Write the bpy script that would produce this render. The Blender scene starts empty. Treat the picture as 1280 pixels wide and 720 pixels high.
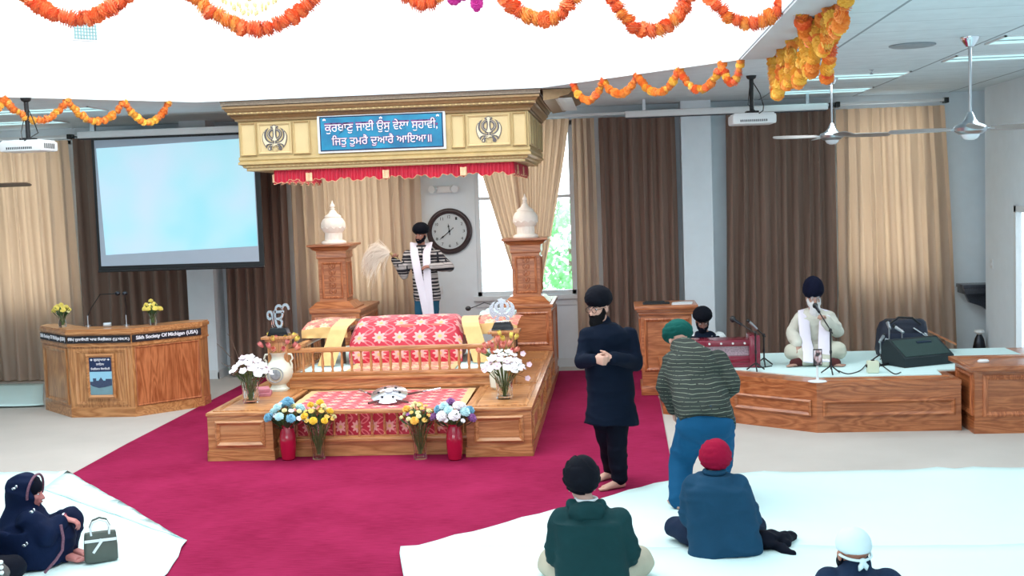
import bpy, bmesh, math, random
from mathutils import Vector, Matrix, noise, geometry
random.seed(7)
SC = bpy.context.scene
COL = SC.collection
PI = math.pi
V = Vector

# ---------------------------------------------------------------- camera, light, exposure
CAMH = 2.5
FPX = 1513.0
_yaw, _pitch, _roll = [math.radians(a) for a in (-4.92, 4.19, -1.974)]
_f = V((math.sin(_yaw), math.cos(_yaw), 0)); _r = V((math.cos(_yaw), -math.sin(_yaw), 0)); _u = V((0, 0, 1))
CW = math.cos(_pitch) * _f - math.sin(_pitch) * _u
_u2 = math.sin(_pitch) * _f + math.cos(_pitch) * _u
CR = math.cos(_roll) * _r + math.sin(_roll) * _u2
CU = -math.sin(_roll) * _r + math.cos(_roll) * _u2
CPOS = V((0, 0, CAMH))
cam = bpy.data.cameras.new('camera'); camo = bpy.data.objects.new('camera', cam); COL.objects.link(camo)
camo.matrix_world = Matrix(((CR.x, CU.x, -CW.x, 0), (CR.y, CU.y, -CW.y, 0), (CR.z, CU.z, -CW.z, CAMH), (0, 0, 0, 1)))
cam.sensor_width = 36.0; cam.lens = FPX / 1280 * 36.0; cam.clip_start = 0.1; cam.clip_end = 200
SC.camera = camo
SC.view_settings.view_transform = 'Standard'; SC.view_settings.look = 'None'
SC.view_settings.exposure = 0.0; SC.view_settings.gamma = 1.0; SC.view_settings.use_curve_mapping = False

world = bpy.data.worlds.new('daylight'); SC.world = world; world.use_nodes = True
world.node_tree.nodes['Background'].inputs[0].default_value = (0.86, 0.94, 1.0, 1)
world.node_tree.nodes['Background'].inputs[1].default_value = 5.0

def area(name, loc, rot, sx, sy, power, color=(1, 1, 1)):
    l = bpy.data.lights.new(name, 'AREA'); l.shape = 'RECTANGLE'; l.size = sx; l.size_y = sy; l.energy = power; l.color = color
    o = bpy.data.objects.new(name, l); COL.objects.link(o); o.location = loc; o.rotation_euler = rot
    return o
RECESS = (-2.9, 10.2)
area('skylight_lamp', (-2.9, 10.2, 5.32), (0, 0, 0), 7.0, 7.0, 560, (0.93, 0.98, 1.0))
area('front_fill_lamp', (-2.5, -4.7, 2.1), (math.radians(103), 0, 0), 11.0, 2.6, 430, (0.93, 0.98, 1.0))  # added fill from behind the camera; the front wall has no windows
area('overhead_fill_lamp', (-2.0, 2.5, 3.76), (0, 0, 0), 9.0, 5.0, 230, (0.93, 0.98, 1.0))  # unseen overhead fill added for the near end, no fixture modelled
area('canopy_lamp', (-2.77, 15.9, 2.94), (0, 0, 0), 2.6, 1.8, 34, (1.0, 0.96, 0.9))
area('troffer_lamp_a', (2.8, 14.5, 3.74), (0, 0, 0), 1.2, 0.6, 28, (0.9, 0.98, 1.0))
area('troffer_lamp_b', (4.1, 11.6, 3.74), (0, 0, 0), 1.2, 0.6, 28, (0.9, 0.98, 1.0))
area('troffer_lamp_c', (-7.6, 13.6, 3.74), (0, 0, 0), 1.2, 0.6, 28, (0.9, 0.98, 1.0))
area('troffer_lamp_d', (3.0, 8.0, 3.74), (0, 0, 0), 1.2, 1.2, 40, (0.9, 0.98, 1.0))

def ray(px, py):
    return (px - 640) / FPX * CR - (py - 360) / FPX * CU + CW
def gr(px, py, z=0.0):            # a point of the photo that lies on the height z
    d = ray(px, py); return CPOS + d * ((z - CAMH) / d.z)
def at(px, py, Y):                # a point of the photo at the depth Y
    d = ray(px, py); return CPOS + d * (Y / d.y)

# ---------------------------------------------------------------- materials
def hexc(r, g, b):
    f = lambda c: (c / 255 / 12.92) if c / 255 <= 0.04045 else ((c / 255 + 0.055) / 1.055) ** 2.4
    return (f(r), f(g), f(b), 1)
class NB:
    def __init__(s, name):
        s.m = bpy.data.materials.new(name); s.m.use_nodes = True; s.nt = s.m.node_tree
        s.b = s.nt.nodes['Principled BSDF']; s.out = s.nt.nodes['Material Output']
    def n(s, t, **kw):
        x = s.nt.nodes.new(t)
        for k, v in kw.items(): setattr(x, k, v)
        return x
    def l(s, a, b): s.nt.links.new(a, b)
    def m_(s, op, a, b=None, c=None):
        x = s.n('ShaderNodeMath', operation=op)
        for i, q in enumerate((a, b, c)):
            if q is None: continue
            if isinstance(q, (int, float)): x.inputs[i].default_value = q
            else: s.l(q, x.inputs[i])
        return x.outputs[0]
    def coord(s, kind='Object', scale=(1, 1, 1), loc=(0, 0, 0), rot=(0, 0, 0)):
        tc = s.n('ShaderNodeTexCoord'); mp = s.n('ShaderNodeMapping')
        mp.inputs['Scale'].default_value = scale; mp.inputs['Location'].default_value = loc; mp.inputs['Rotation'].default_value = rot
        s.l(tc.outputs[kind], mp.inputs[0]); return mp.outputs[0]
    def noise(s, vec, scale, detail=3, dist=0.0, rough=0.5):
        x = s.n('ShaderNodeTexNoise'); x.inputs['Scale'].default_value = scale; x.inputs['Detail'].default_value = detail
        x.inputs['Distortion'].default_value = dist; x.inputs['Roughness'].default_value = rough
        if vec is not None: s.l(vec, x.inputs['Vector'])
        return x.outputs[0]
    def ramp(s, fac, stops, interp='LINEAR'):
        x = s.n('ShaderNodeValToRGB'); r = x.color_ramp; r.interpolation = interp
        r.elements[0].position = stops[0][0]; r.elements[0].color = stops[0][1]
        r.elements[1].position = stops[-1][0]; r.elements[1].color = stops[-1][1]
        for p, c in stops[1:-1]:
            e = r.elements.new(p); e.color = c
        s.l(fac, x.inputs[0]); return x.outputs[0]
    def mix(s, fac, a, b):
        x = s.n('ShaderNodeMix', data_type='RGBA')
        for i, q in ((0, fac), (6, a), (7, b)):
            if isinstance(q, (int, float)): x.inputs[i].default_value = q
            elif isinstance(q, tuple): x.inputs[i].default_value = q
            else: s.l(q, x.inputs[i])
        return x.outputs[2]
    def bump(s, h, strength=0.3, dist=0.01):
        x = s.n('ShaderNodeBump'); x.inputs['Strength'].default_value = strength; x.inputs['Distance'].default_value = dist
        s.l(h, x.inputs['Height']); s.l(x.outputs[0], s.b.inputs['Normal'])
    def base(s, c):
        if isinstance(c, tuple): s.b.inputs['Base Color'].default_value = c
        else: s.l(c, s.b.inputs['Base Color'])
    def set(s, rough=0.6, metal=0.0, spec=None, trans=0.0, ior=None, coat=None, sheen=None):
        s.b.inputs['Roughness'].default_value = rough; s.b.inputs['Metallic'].default_value = metal
        if spec is not None: s.b.inputs['Specular IOR Level'].default_value = spec
        s.b.inputs['Transmission Weight'].default_value = trans
        if ior: s.b.inputs['IOR'].default_value = ior
        if coat: s.b.inputs['Coat Weight'].default_value = coat; s.b.inputs['Coat Roughness'].default_value = 0.15
        if sheen: s.b.inputs['Sheen Weight'].default_value = sheen
        return s.m
def dk(c, k): return (c[0] * k, c[1] * k, c[2] * k, 1)
def plain(name, c, rough=0.6, metal=0.0, var=0.12, scale=6.0, bump=0.0, bscale=60, **kw):
    b = NB(name)
    nz = b.noise(b.coord(), scale, 4)
    b.base(b.ramp(nz, [(0.25, dk(c, 1 - var)), (0.75, dk(c, 1 + var * 0.6))]))
    if bump: b.bump(b.noise(b.coord(), bscale, 3), bump, 0.006)
    return b.set(rough, metal, **kw)
def emit(name, c, s):
    b = NB(name); b.base((0, 0, 0, 1)); b.b.inputs['Emission Color'].default_value = c; b.b.inputs['Emission Strength'].default_value = s
    return b.m
def wood(name, c1, c2, rough=0.32, axis='x', scale=1.0, spec=0.5):
    b = NB(name)
    st = {'x': (0.35, 3.2, 3.2), 'y': (3.2, 0.35, 3.2), 'z': (3.2, 3.2, 0.35), 'h': (.5, .5, 3.4)}[axis]
    co = b.coord('Object', tuple(q * scale for q in st))
    big = b.noise(co, 1.6, 3, 0.6)
    rings = b.m_('FRACT', b.m_('MULTIPLY', big, 11.0))
    tri = b.m_('ABSOLUTE', b.m_('SUBTRACT', b.m_('MULTIPLY', rings, 2.0), 1.0))
    fine = b.noise(b.coord('Object', tuple(q * scale * 14 for q in st)), 3.0, 2)
    f = b.m_('ADD', b.m_('MULTIPLY', tri, 0.55), b.m_('MULTIPLY', fine, 0.45))
    b.base(b.ramp(f, [(0.18, c2), (0.5, tuple((a + d) / 2 for a, d in zip(c1, c2))), (0.8, c1)]))
    b.bump(fine, 0.08, 0.003)
    return b.set(rough, 0, spec=spec, coat=0.25)
OAK_L, OAK_D = hexc(206, 148, 96), hexc(160, 102, 56)
M = {}
M['oak'] = wood('oak_along', OAK_L, OAK_D)
M['oak_y'] = wood('oak_deep', OAK_L, OAK_D, axis='y')
M['oak_z'] = wood('oak_upright', OAK_L, OAK_D, axis='z')
M['oak_red'] = wood('oak_red_panel', hexc(200, 124, 80), hexc(148, 78, 42), axis='z', scale=1.0)
M['oak_redh'] = wood('oak_red_level', hexc(190, 118, 74), hexc(144, 78, 42), axis='h')
M['oak_redx'] = wood('oak_red_rail', hexc(196, 126, 82), hexc(152, 86, 50), axis='x')
M['wall'] = plain('wall_paint', hexc(230, 242, 250), 0.75, var=0.03)
M['trimw'] = plain('white_trim', hexc(222, 230, 235), 0.5, var=0.03)
M['recess'] = plain('recess_paint', hexc(244, 246, 246), 0.8, var=0.01)
M['carpet'] = plain('beige_carpet', hexc(190, 184, 178), 0.95, var=0.08, scale=1.2, bump=0.35, bscale=400)
def _crimson():
    b = NB('crimson_carpet')
    n1 = b.noise(b.coord('Object', (1, 1, 1)), 1.3, 3); n2 = b.noise(b.coord('Object', (3, 26, 1)), 2.5, 4)
    f = b.m_('ADD', b.m_('MULTIPLY', n1, 0.5), b.m_('MULTIPLY', n2, 0.5))
    b.base(b.ramp(f, [(0.35, hexc(132, 26, 63)), (0.65, hexc(164, 42, 86))]))
    b.bump(b.noise(b.coord(), 500, 3), 0.5, 0.01)
    return b.set(0.95, 0, spec=0.05)
M['crimson'] = _crimson()
M['sheet'] = plain('white_sheet', hexc(212, 240, 240), 0.85, var=0.02, scale=2)
M['white'] = plain('white_plastic', hexc(228, 232, 234), 0.35, var=0.02)
M['black'] = plain('black_matte', hexc(18, 20, 24), 0.45, var=0.1)
M['blackgloss'] = plain('black_gloss', hexc(14, 15, 20), 0.15, var=0.1)
M['metal'] = plain('brushed_metal', hexc(180, 186, 192), 0.28, 1.0, var=0.05)
M['chrome'] = plain('chrome', hexc(222, 226, 232), 0.12, 1.0, var=0.03)
M['darkmetal'] = plain('dark_metal', hexc(60, 62, 68), 0.35, 1.0)
M['gold'] = plain('gilded_wood', hexc(192, 168, 118), 0.42, 0.15, var=0.12, scale=9)
M['goldlight'] = plain('gilded_panel', hexc(208, 186, 138), 0.5, 0.05, var=0.06, scale=5)
M['golddark'] = plain('bronzed_moulding', hexc(150, 122, 86), 0.4, 0.25, var=0.2, scale=30)
M['glass'] = NB('clear_glass').set(0.04, 0, trans=1.0, ior=1.45)
M['glass'].node_tree.nodes['Principled BSDF'].inputs['Base Color'].default_value = (0.93, 0.97, 0.97, 1)
M['leaf'] = plain('leaf_green', hexc(58, 96, 58), 0.6, var=0.35, scale=30)
M['stem'] = plain('stem_green', hexc(96, 118, 66), 0.6, var=0.2)
M['twig'] = plain('twig_brown', hexc(92, 70, 56), 0.8)
def curtain_mat(name, c, tr, tw=0.45):
    b = NB(name)
    nz = b.noise(b.coord('Object', (1, 1, 0.05)), 9, 3)
    col = b.ramp(nz, [(0.3, dk(c, 0.86)), (0.7, dk(c, 1.06))])
    b.base(col); b.set(0.85, 0, spec=0.15, sheen=0.15)
    t = b.n('ShaderNodeBsdfTranslucent'); t.inputs[0].default_value = tr
    mx = b.n('ShaderNodeMixShader'); mx.inputs[0].default_value = tw
    b.l(b.b.outputs[0], mx.inputs[1]); b.l(t.outputs[0], mx.inputs[2]); b.l(mx.outputs[0], b.out.inputs[0])
    return b.m
M['beige_curtain'] = curtain_mat('beige_curtain_cloth', hexc(168, 161, 153), hexc(255, 208, 164), 0.42)
M['brown_curtain'] = curtain_mat('brown_curtain_cloth', hexc(134, 110, 98), hexc(110, 80, 66), 0.04)

# ---------------------------------------------------------------- mesh builder
class MB:
    def __init__(s): s.v = []; s.f = []; s.uv = {}; s.mi = {}; s.cur = 0
    def add(s, vs, fs):
        o = len(s.v); s.v.extend([V(p) for p in vs])
        for f in fs:
            if s.cur: s.mi[len(s.f)] = s.cur
            s.f.append([i + o for i in f])
        return s
    def box(s, x0, x1, y0, y1, z0, z1, bev=0.0):
        if x1 < x0: x0, x1 = x1, x0
        if y1 < y0: y0, y1 = y1, y0
        if z1 < z0: z0, z1 = z1, z0
        return s.obox(V(((x0 + x1) / 2, (y0 + y1) / 2, (z0 + z1) / 2)), V((1, 0, 0)), V((0, 1, 0)), V((0, 0, 1)), (x1 - x0) / 2, (y1 - y0) / 2, (z1 - z0) / 2, bev)
    def obox(s, c, ax, ay, az, hx, hy, hz, bev=0.0):
        b = min(bev, hx * .45, hy * .45, hz * .45)
        if b <= 0:
            vs = [c + ax * hx * i + ay * hy * j + az * hz * k for k in (-1, 1) for j in (-1, 1) for i in (-1, 1)]
            return s.add(vs, [(0, 2, 3, 1), (4, 5, 7, 6), (0, 1, 5, 4), (2, 6, 7, 3), (0, 4, 6, 2), (1, 3, 7, 5)])
        bm = bmesh.new(); bmesh.ops.create_cube(bm, size=2)
        for v in bm.verts: v.co = V((v.co.x * hx, v.co.y * hy, v.co.z * hz))
        bmesh.ops.bevel(bm, geom=bm.edges[:], offset=b, segments=2, affect='EDGES', profile=0.6)
        bm.verts.index_update()
        vs = [c + ax * v.co.x + ay * v.co.y + az * v.co.z for v in bm.verts]
        s.add(vs, [[v.index for v in f.verts] for f in bm.faces]); bm.free(); return s
    def rings(s, rs, cap=True, closed=False):
        n = len(rs[0]); vs = [p for r in rs for p in r]; fs = []
        m = len(rs)
        for i in range(m if closed else m - 1):
            a = i * n; b = ((i + 1) % m) * n
            for j in range(n):
                k = (j + 1) % n; fs.append((a + j, a + k, b + k, b + j))
        if cap and not closed: fs.append(list(range(n))[::-1]); fs.append([(m - 1) * n + j for j in range(n)])
        return s.add(vs, fs)
    def tube(s, pts, r, n=8, closed=False, cap=True):
        pts = [V(p) for p in pts]; m = len(pts); rs = []
        rad = r if isinstance(r, (list, tuple)) else [r] * m
        t0 = (pts[1] - pts[0]).normalized(); ref = V((0, 0, 1)) if abs(t0.z) < 0.9 else V((1, 0, 0))
        u = t0.cross(ref).normalized()
        for i in range(m):
            if closed: t = (pts[(i + 1) % m] - pts[i - 1])
            else: t = pts[min(i + 1, m - 1)] - pts[max(i - 1, 0)]
            t = t.normalized() if t.length > 1e-9 else t0
            u = (u - t * u.dot(t)); u = u.normalized() if u.length > 1e-6 else t.orthogonal().normalized()
            w = t.cross(u)
            rs.append([pts[i] + (u * math.cos(2 * PI * j / n) + w * math.sin(2 * PI * j / n)) * rad[i] for j in range(n)])
        return s.rings(rs, cap, closed)
    def cyl(s, p0, p1, r0, r1=None, n=16): return s.tube([p0, p1], [r0, r0 if r1 is None else r1], n)
    def lathe(s, c, prof, n=24, sx=1, sy=1, cap=True, mod=None):
        c = V(c); rs = []
        for r, z in prof:
            rs.append([c + V((r * sx * math.cos(2 * PI * j / n) * (mod(j, n, z) if mod else 1), r * sy * math.sin(2 * PI * j / n) * (mod(j, n, z) if mod else 1), z)) for j in range(n)])
        return s.rings(rs, cap)
    def ell(s, c, rx, ry, rz, n=16, R=None, mod=None):
        c = V(c); m = max(6, n // 2 + 1); rs = []; 
        for i in range(m + 1):
            t = -PI / 2 + PI * i / m; t = max(-PI / 2 + .02, min(PI / 2 - .02, t)); row = []
            for j in range(n):
                a = 2 * PI * j / n
                d = V((math.cos(t) * math.cos(a), math.cos(t) * math.sin(a), math.sin(t)))
                k = mod(d) if mod else 1
                p = V((d.x * rx * k, d.y * ry * k, d.z * rz * k))
                row.append(c + (R @ p if R else p))
            rs.append(row)
        return s.rings(rs)
    def prism(s, poly, z0, z1, u=V((1, 0, 0)), v=V((0, 1, 0)), w=V((0, 0, 1)), o=V((0, 0, 0))):
        n = len(poly)
        vs = [o + u * p[0] + v * p[1] + w * z for z in (z0, z1) for p in poly]
        tri = geometry.tessellate_polygon([[V((p[0], p[1], 0)) for p in poly]])
        fs = [tuple(t)[::-1] for t in tri] + [tuple(i + n for i in t) for t in tri]
        fs += [(i, (i + 1) % n, (i + 1) % n + n, i + n) for i in range(n)]
        return s.add(vs, fs)
    def holed(s, outer, hole, z0, z1):
        n = len(outer); m = len(hole); allp = list(outer) + list(hole)
        tri = geometry.tessellate_polygon([[V((p[0], p[1], 0)) for p in outer], [V((p[0], p[1], 0)) for p in hole]])
        vs = [V((p[0], p[1], z)) for z in (z0, z1) for p in allp]; k = n + m
        fs = [tuple(t) for t in tri] + [tuple(i + k for i in t) for t in tri]
        fs += [(i, (i + 1) % n, (i + 1) % n + k, i + k) for i in range(n)] + [(n + i, n + (i + 1) % m, n + (i + 1) % m + k, n + i + k) for i in range(m)]
        return s.add(vs, fs)
    def grid(s, fn, nu, nv, uv=None):
        o = len(s.v); b = len(s.f)
        for j in range(nv + 1):
            for i in range(nu + 1): s.v.append(V(fn(i / nu, j / nv)))
        for j in range(nv):
            for i in range(nu):
                a = o + j * (nu + 1) + i; s.f.append([a, a + 1, a + nu + 2, a + nu + 1])
                if s.cur: s.mi[len(s.f) - 1] = s.cur
                if uv: s.uv[len(s.f) - 1] = [uv(i / nu, j / nv), uv((i + 1) / nu, j / nv), uv((i + 1) / nu, (j + 1) / nv), uv(i / nu, (j + 1) / nv)]
        return s
    def frame(s, o, u, v, n, w, h, fw, d, inset=0.0):
        """raised picture-frame moulding on a face: o lower corner, u/v unit axes, n outward"""
        x0, y0, x1, y1 = inset, inset, w - inset, h - inset
        P = lambda x, y, z: o + u * x + v * y + n * z
        A = [(x0, y0), (x1, y0), (x1, y1), (x0, y1)]; B = [(x0 + fw, y0 + fw), (x1 - fw, y0 + fw), (x1 - fw, y1 - fw), (x0 + fw, y1 - fw)]
        Cc = [((a[0] * .6 + b[0] * .4), (a[1] * .6 + b[1] * .4)) for a, b in zip(A, B)]
        rs = []
        for L, z in ((A, 0), (A, d * .6), (Cc, d), (B, d * .25), (B, 0)): rs.append([P(p[0], p[1], z) for p in L])
        return s.rings(rs, False)
    def mesh(s, name, smooth=None):
        me = bpy.data.meshes.new(name); me.from_pydata([tuple(p) for p in s.v], [], s.f)
        bm = bmesh.new(); bm.from_mesh(me)
        if not s.uv: bmesh.ops.recalc_face_normals(bm, faces=bm.faces[:])
        bm.to_mesh(me); bm.free()
        if s.mi:
            for i, k in s.mi.items(): me.polygons[i].material_index = k
        if s.uv:
            ul = me.uv_layers.new(name='UVMap')
            for fi, us in s.uv.items():
                for li, uvc in zip(me.polygons[fi].loop_indices, us): ul.data[li].uv = uvc
        if smooth is not None:
            if smooth >= 180: me.polygons.foreach_set('use_smooth', [True] * len(me.polygons))
            else:
                me.polygons.foreach_set('use_smooth', [True] * len(me.polygons)); me.set_sharp_from_angle(angle=math.radians(smooth))
        me.update(); return me
    def build(s, name, mat, parent=None, smooth=35, world=True):
        me = s.mesh(name, smooth)
        for m in (mat if isinstance(mat, (list, tuple)) else [mat]): me.materials.append(m)
        return link(name, me, parent, world)
def root_of(o):
    while o.parent: o = o.parent
    return o
def link(name, me, parent=None, world=True):
    o = bpy.data.objects.new(name, me); COL.objects.link(o)
    if parent:
        if world: me.transform(Matrix.Translation(-V(root_of(parent).location)))
        o.parent = parent
    return o
def thing(name, label, cat, loc=(0, 0, 0), rz=0.0, group=None):
    o = bpy.data.objects.new(name, None); COL.objects.link(o); o.location = loc; o.rotation_euler = (0, 0, rz); o.empty_display_size = 0.1
    o['label'] = label; o['category'] = cat
    if group: o['group'] = group
    return o
def tag(o, label, cat, group=None, kind=None):
    o['label'] = label; o['category'] = cat
    if group: o['group'] = group
    if kind: o['kind'] = kind
    return o
def struct(o): o['kind'] = 'structure'; return o
def single(mb, name, mat, label, cat, group=None, base=None, smooth=35):
    """a one-mesh thing whose origin is set at its base"""
    zs = min(p.z for p in mb.v); cx = sum(p.x for p in mb.v) / len(mb.v); cy = sum(p.y for p in mb.v) / len(mb.v)
    b = V(base) if base else V((cx, cy, zs))
    me = mb.mesh(name, smooth)
    for m in (mat if isinstance(mat, (list, tuple)) else [mat]): me.materials.append(m)
    me.transform(Matrix.Translation(-b)); o = bpy.data.objects.new(name, me); COL.objects.link(o); o.location = b
    return tag(o, label, cat, group)
def kids(o): return [c for c in bpy.data.objects if c.parent == o]
def dup(root, loc=None, rz=None, label=None, scale=None):
    def cp(o, par):
        c = o.copy(); COL.objects.link(c)
        if par: c.parent = par
        for k in kids_of.get(o.name, []): cp(k, c)
        return c
    kids_of = {}
    for q in bpy.data.objects:
        if q.parent: kids_of.setdefault(q.parent.name, []).append(q)
    r = cp(root, None)
    if loc is not None: r.location = loc
    if rz is not None: r.rotation_euler = (0, 0, rz)
    if label: r['label'] = label
    if scale: r.scale = (scale,) * 3
    return r
def text_mesh(body, size, extrude=0.004, align='CENTER', offset=0.0, space=1.0):
    c = bpy.data.curves.new('lettering', 'FONT'); c.body = body; c.size = size; c.align_x = align; c.align_y = 'CENTER'; c.extrude = extrude
    c.offset = offset; c.space_character = space; c.resolution_u = 3
    o = bpy.data.objects.new('lettering', c); COL.objects.link(o); dg = bpy.context.evaluated_depsgraph_get()
    me = bpy.data.meshes.new_from_object(o.evaluated_get(dg)); bpy.data.objects.remove(o); bpy.data.curves.remove(c)
    return me
def text(name, body, size, c, u, v, mat, parent, extrude=0.004, width=None, offset=0.0, label=None, height=None):
    me = text_mesh(body, size, extrude, offset=offset)
    xs = [q.co.x for q in me.vertices]; ys = [q.co.y for q in me.vertices]
    kx = (width / (max(xs) - min(xs))) if width else 1.0; ky = (height / (max(ys) - min(ys))) if height else (kx if width else 1.0)
    mx, my = (max(xs) + min(xs)) / 2, (max(ys) + min(ys)) / 2
    u = V(u); v = V(v); w = u.cross(v); c = V(c)
    for q in me.vertices: q.co = c + u * ((q.co.x - mx) * kx) + v * ((q.co.y - my) * ky) + w * q.co.z
    me.materials.clear(); me.materials.append(mat)
    o = link(name, me, parent)
    if label: o['label'] = label
    return o

# ================================================================ THE SETTING
CEIL = 3.8; WY = 17.8; RX = 5.1
struct(MB().box(-13, 8, -5, 19, -0.12, 0).build('floor', M['carpet']))
_o = [(-.8, 14.4), (1.27, 12.3), (1.27, 8.1), (-.8, 6.0), (-5.0, 6.0), (-7.1, 8.1), (-7.1, 12.3), (-5.0, 14.4)]
def ceil_mat():
    b = NB('ceiling_tiles'); tc = b.n('ShaderNodeTexCoord'); sx = b.n('ShaderNodeSeparateXYZ'); b.l(tc.outputs['Object'], sx.inputs[0])
    def line(co, off, per, w):
        d = b.m_('ABSOLUTE', b.m_('SUBTRACT', b.m_('FRACT', b.m_('ADD', b.m_('DIVIDE', b.m_('SUBTRACT', co, off), per), 0.5)), 0.5))
        return b.m_('LESS_THAN', d, w / per)
    lx = line(sx.outputs[0], 2.12, 1.33, 0.013); ly = line(sx.outputs[1], 9.35, 0.62, 0.006)
    l = b.m_('MULTIPLY', b.m_('MAXIMUM', lx, b.m_('MULTIPLY', ly, 0.6)), b.m_('GREATER_THAN', sx.outputs[0], 1.6))
    nz = b.noise(b.coord(), 5, 3)
    basec = b.ramp(nz, [(0.3, hexc(214, 228, 234)), (0.7, hexc(222, 236, 242))])
    b.base(b.mix(l, basec, hexc(150, 164, 172)))
    return b.set(0.85, 0, spec=0.2)
M['ceil'] = ceil_mat()
struct(MB().holed([(-13, -5), (8, -5), (8, 19), (-13, 19)], _o, CEIL, CEIL + .06).build('ceiling', M['ceil']))
# recess above the octagonal opening
mb = MB()
for i in range(8):
    a, b2 = V((*_o[i], 0)), V((*_o[(i + 1) % 8], 0)); d = (b2 - a).normalized(); nrm = V((d.y, -d.x, 0))
    cen = V((-2.9, 10.2, 0)); nrm = nrm if (a - cen).dot(nrm) > 0 else -nrm
    mb.obox((a + b2) / 2 + nrm * .05 + V((0, 0, CEIL + .86)), d, nrm, V((0, 0, 1)), (b2 - a).length / 2 + .04, .05, .80)
struct(mb.build('ceiling_recess', M['recess']))
struct(MB().prism([((x + 2.9) * 1.03 - 2.9, (y - 10.2) * 1.03 + 10.2) for x, y in _o], CEIL + 1.66, CEIL + 1.72).build('ceiling_recess_top', M['recess']))
# dropped plaster border beside the tiles
struct(MB().box(1.28, 1.57, 5.9, 12.1, CEIL - .02, CEIL - .001).build('trim_1', plain('plaster_border', hexc(206, 212, 216), .8, var=.02)))
# back wall with four windows
wins = [(-9.6, -8.15), (-4.55, -3.1), (-2.04, -.58), (3.26, 4.5)]
W0, W1 = 1.08, 3.62
mb = MB(); x = -13
for a, b2 in wins:
    mb.box(x, a, WY, WY + .2, 0, CEIL); mb.box(a, b2, WY, WY + .2, 0, W0); mb.box(a, b2, WY, WY + .2, W1, CEIL); x = b2
mb.box(x, 8, WY, WY + .2, 0, CEIL)
struct(mb.build('wall_back', M['wall']))
mb = MB().box(RX, RX + .25, -5, 14.95, 0, CEIL).box(RX, RX + .25, 14.95, 15.92, 2.16, CEIL).box(RX, RX + .25, 15.92, 17.2, 0, CEIL)
struct(mb.build('wall_right', M['wall']))
struct(MB().box(5.75, 5.95, 17.2, WY, 0, CEIL).box(RX + .25, 5.95, 17.05, 17.2, 0, CEIL).build('wall_alcove', M['wall']))
struct(MB().box(-13, -12.8, -5, WY, 0, CEIL).build('wall_left', M['wall']))
struct(MB().box(-13, 8, -5, -4.8, 0, CEIL).build('wall_front', M['wall']))
# glazed door in the right wall, only its bright edge shows
d = thing('door_1', 'x', 'x', (RX, 15.4, 0)); del d['label']; del d['category']; struct(d)
MB().box(RX - .03, RX + .04, 15.84, 15.92, 0, 2.2).box(RX - .03, RX + .04, 14.9, 14.98, 0, 2.2).box(RX - .03, RX + .04, 14.9, 15.92, 2.12, 2.2).build('door_frame', M['trimw'], d)
MB().box(RX + .05, RX + .08, 14.98, 15.84, 0.02, 2.12).build('door_pane', M['glass'], d)
for i, (a, b2) in enumerate(wins):
    w = thing('window_%d' % (i + 1), 'x', 'x', ((a + b2) / 2, WY, W0)); del w['label']; del w['category']; struct(w)
    fm = MB().box(a, a + .06, WY + .02, WY + .14, W0, W1).box(b2 - .06, b2, WY + .02, WY + .14, W0, W1)
    fm.box(a, b2, WY + .02, WY + .14, W1 - .06, W1).box(a, b2, WY + .02, WY + .14, W0, W0 + .06).box(a, b2, WY + .03, WY + .12, 2.5, 2.545)
    fm.build('window_frame', M['trimw'], w)
    MB().box(a - .06, b2 + .06, WY - .06, WY, W0 - .07, W0, .008).box(a - .04, b2 + .04, WY - .02, WY, W0 - .16, W0 - .07).build('window_sill', M['trimw'], w)
    MB().box(a + .06, b2 - .06, WY + .07, WY + .078, W0 + .06, W1 - .06).build('window_pane', M['glass'], w)
# pilasters
struct(MB().box(-6.3, -5.9, 17.35, WY, 0, CEIL).build('wall_pier', M['wall']))
struct(MB().box(.98, 1.4, 17.4, WY, 0, CEIL).build('wall_pier_middle', M['wall']))
# baseboards
def bboard(name, segs):
    mb = MB()
    for x0, x1, y0, y1 in segs: mb.box(x0, x1, y0, y1, 0, .1).box(x0 + .004 if x1 - x0 < .1 else x0, x1, y0 + (.008 if y1 - y0 < .1 else 0), y1, .1, .13)
    struct(mb.build(name, M['trimw']))
bboard('baseboard_back', [(-12.8, -6.3, WY - .02, WY), (-6.32, -5.88, 17.33, 17.35), (-5.9, -5.88, 17.33, WY), (-5.9, .98, WY - .02, WY), (.96, 1.42, 17.38, 17.4), (1.4, 5.75, WY - .02, WY)])
bboard('baseboard_right', [(RX - .02, RX, -5, 14.9), (RX - .02, RX, 15.92, 17.2)])

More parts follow.
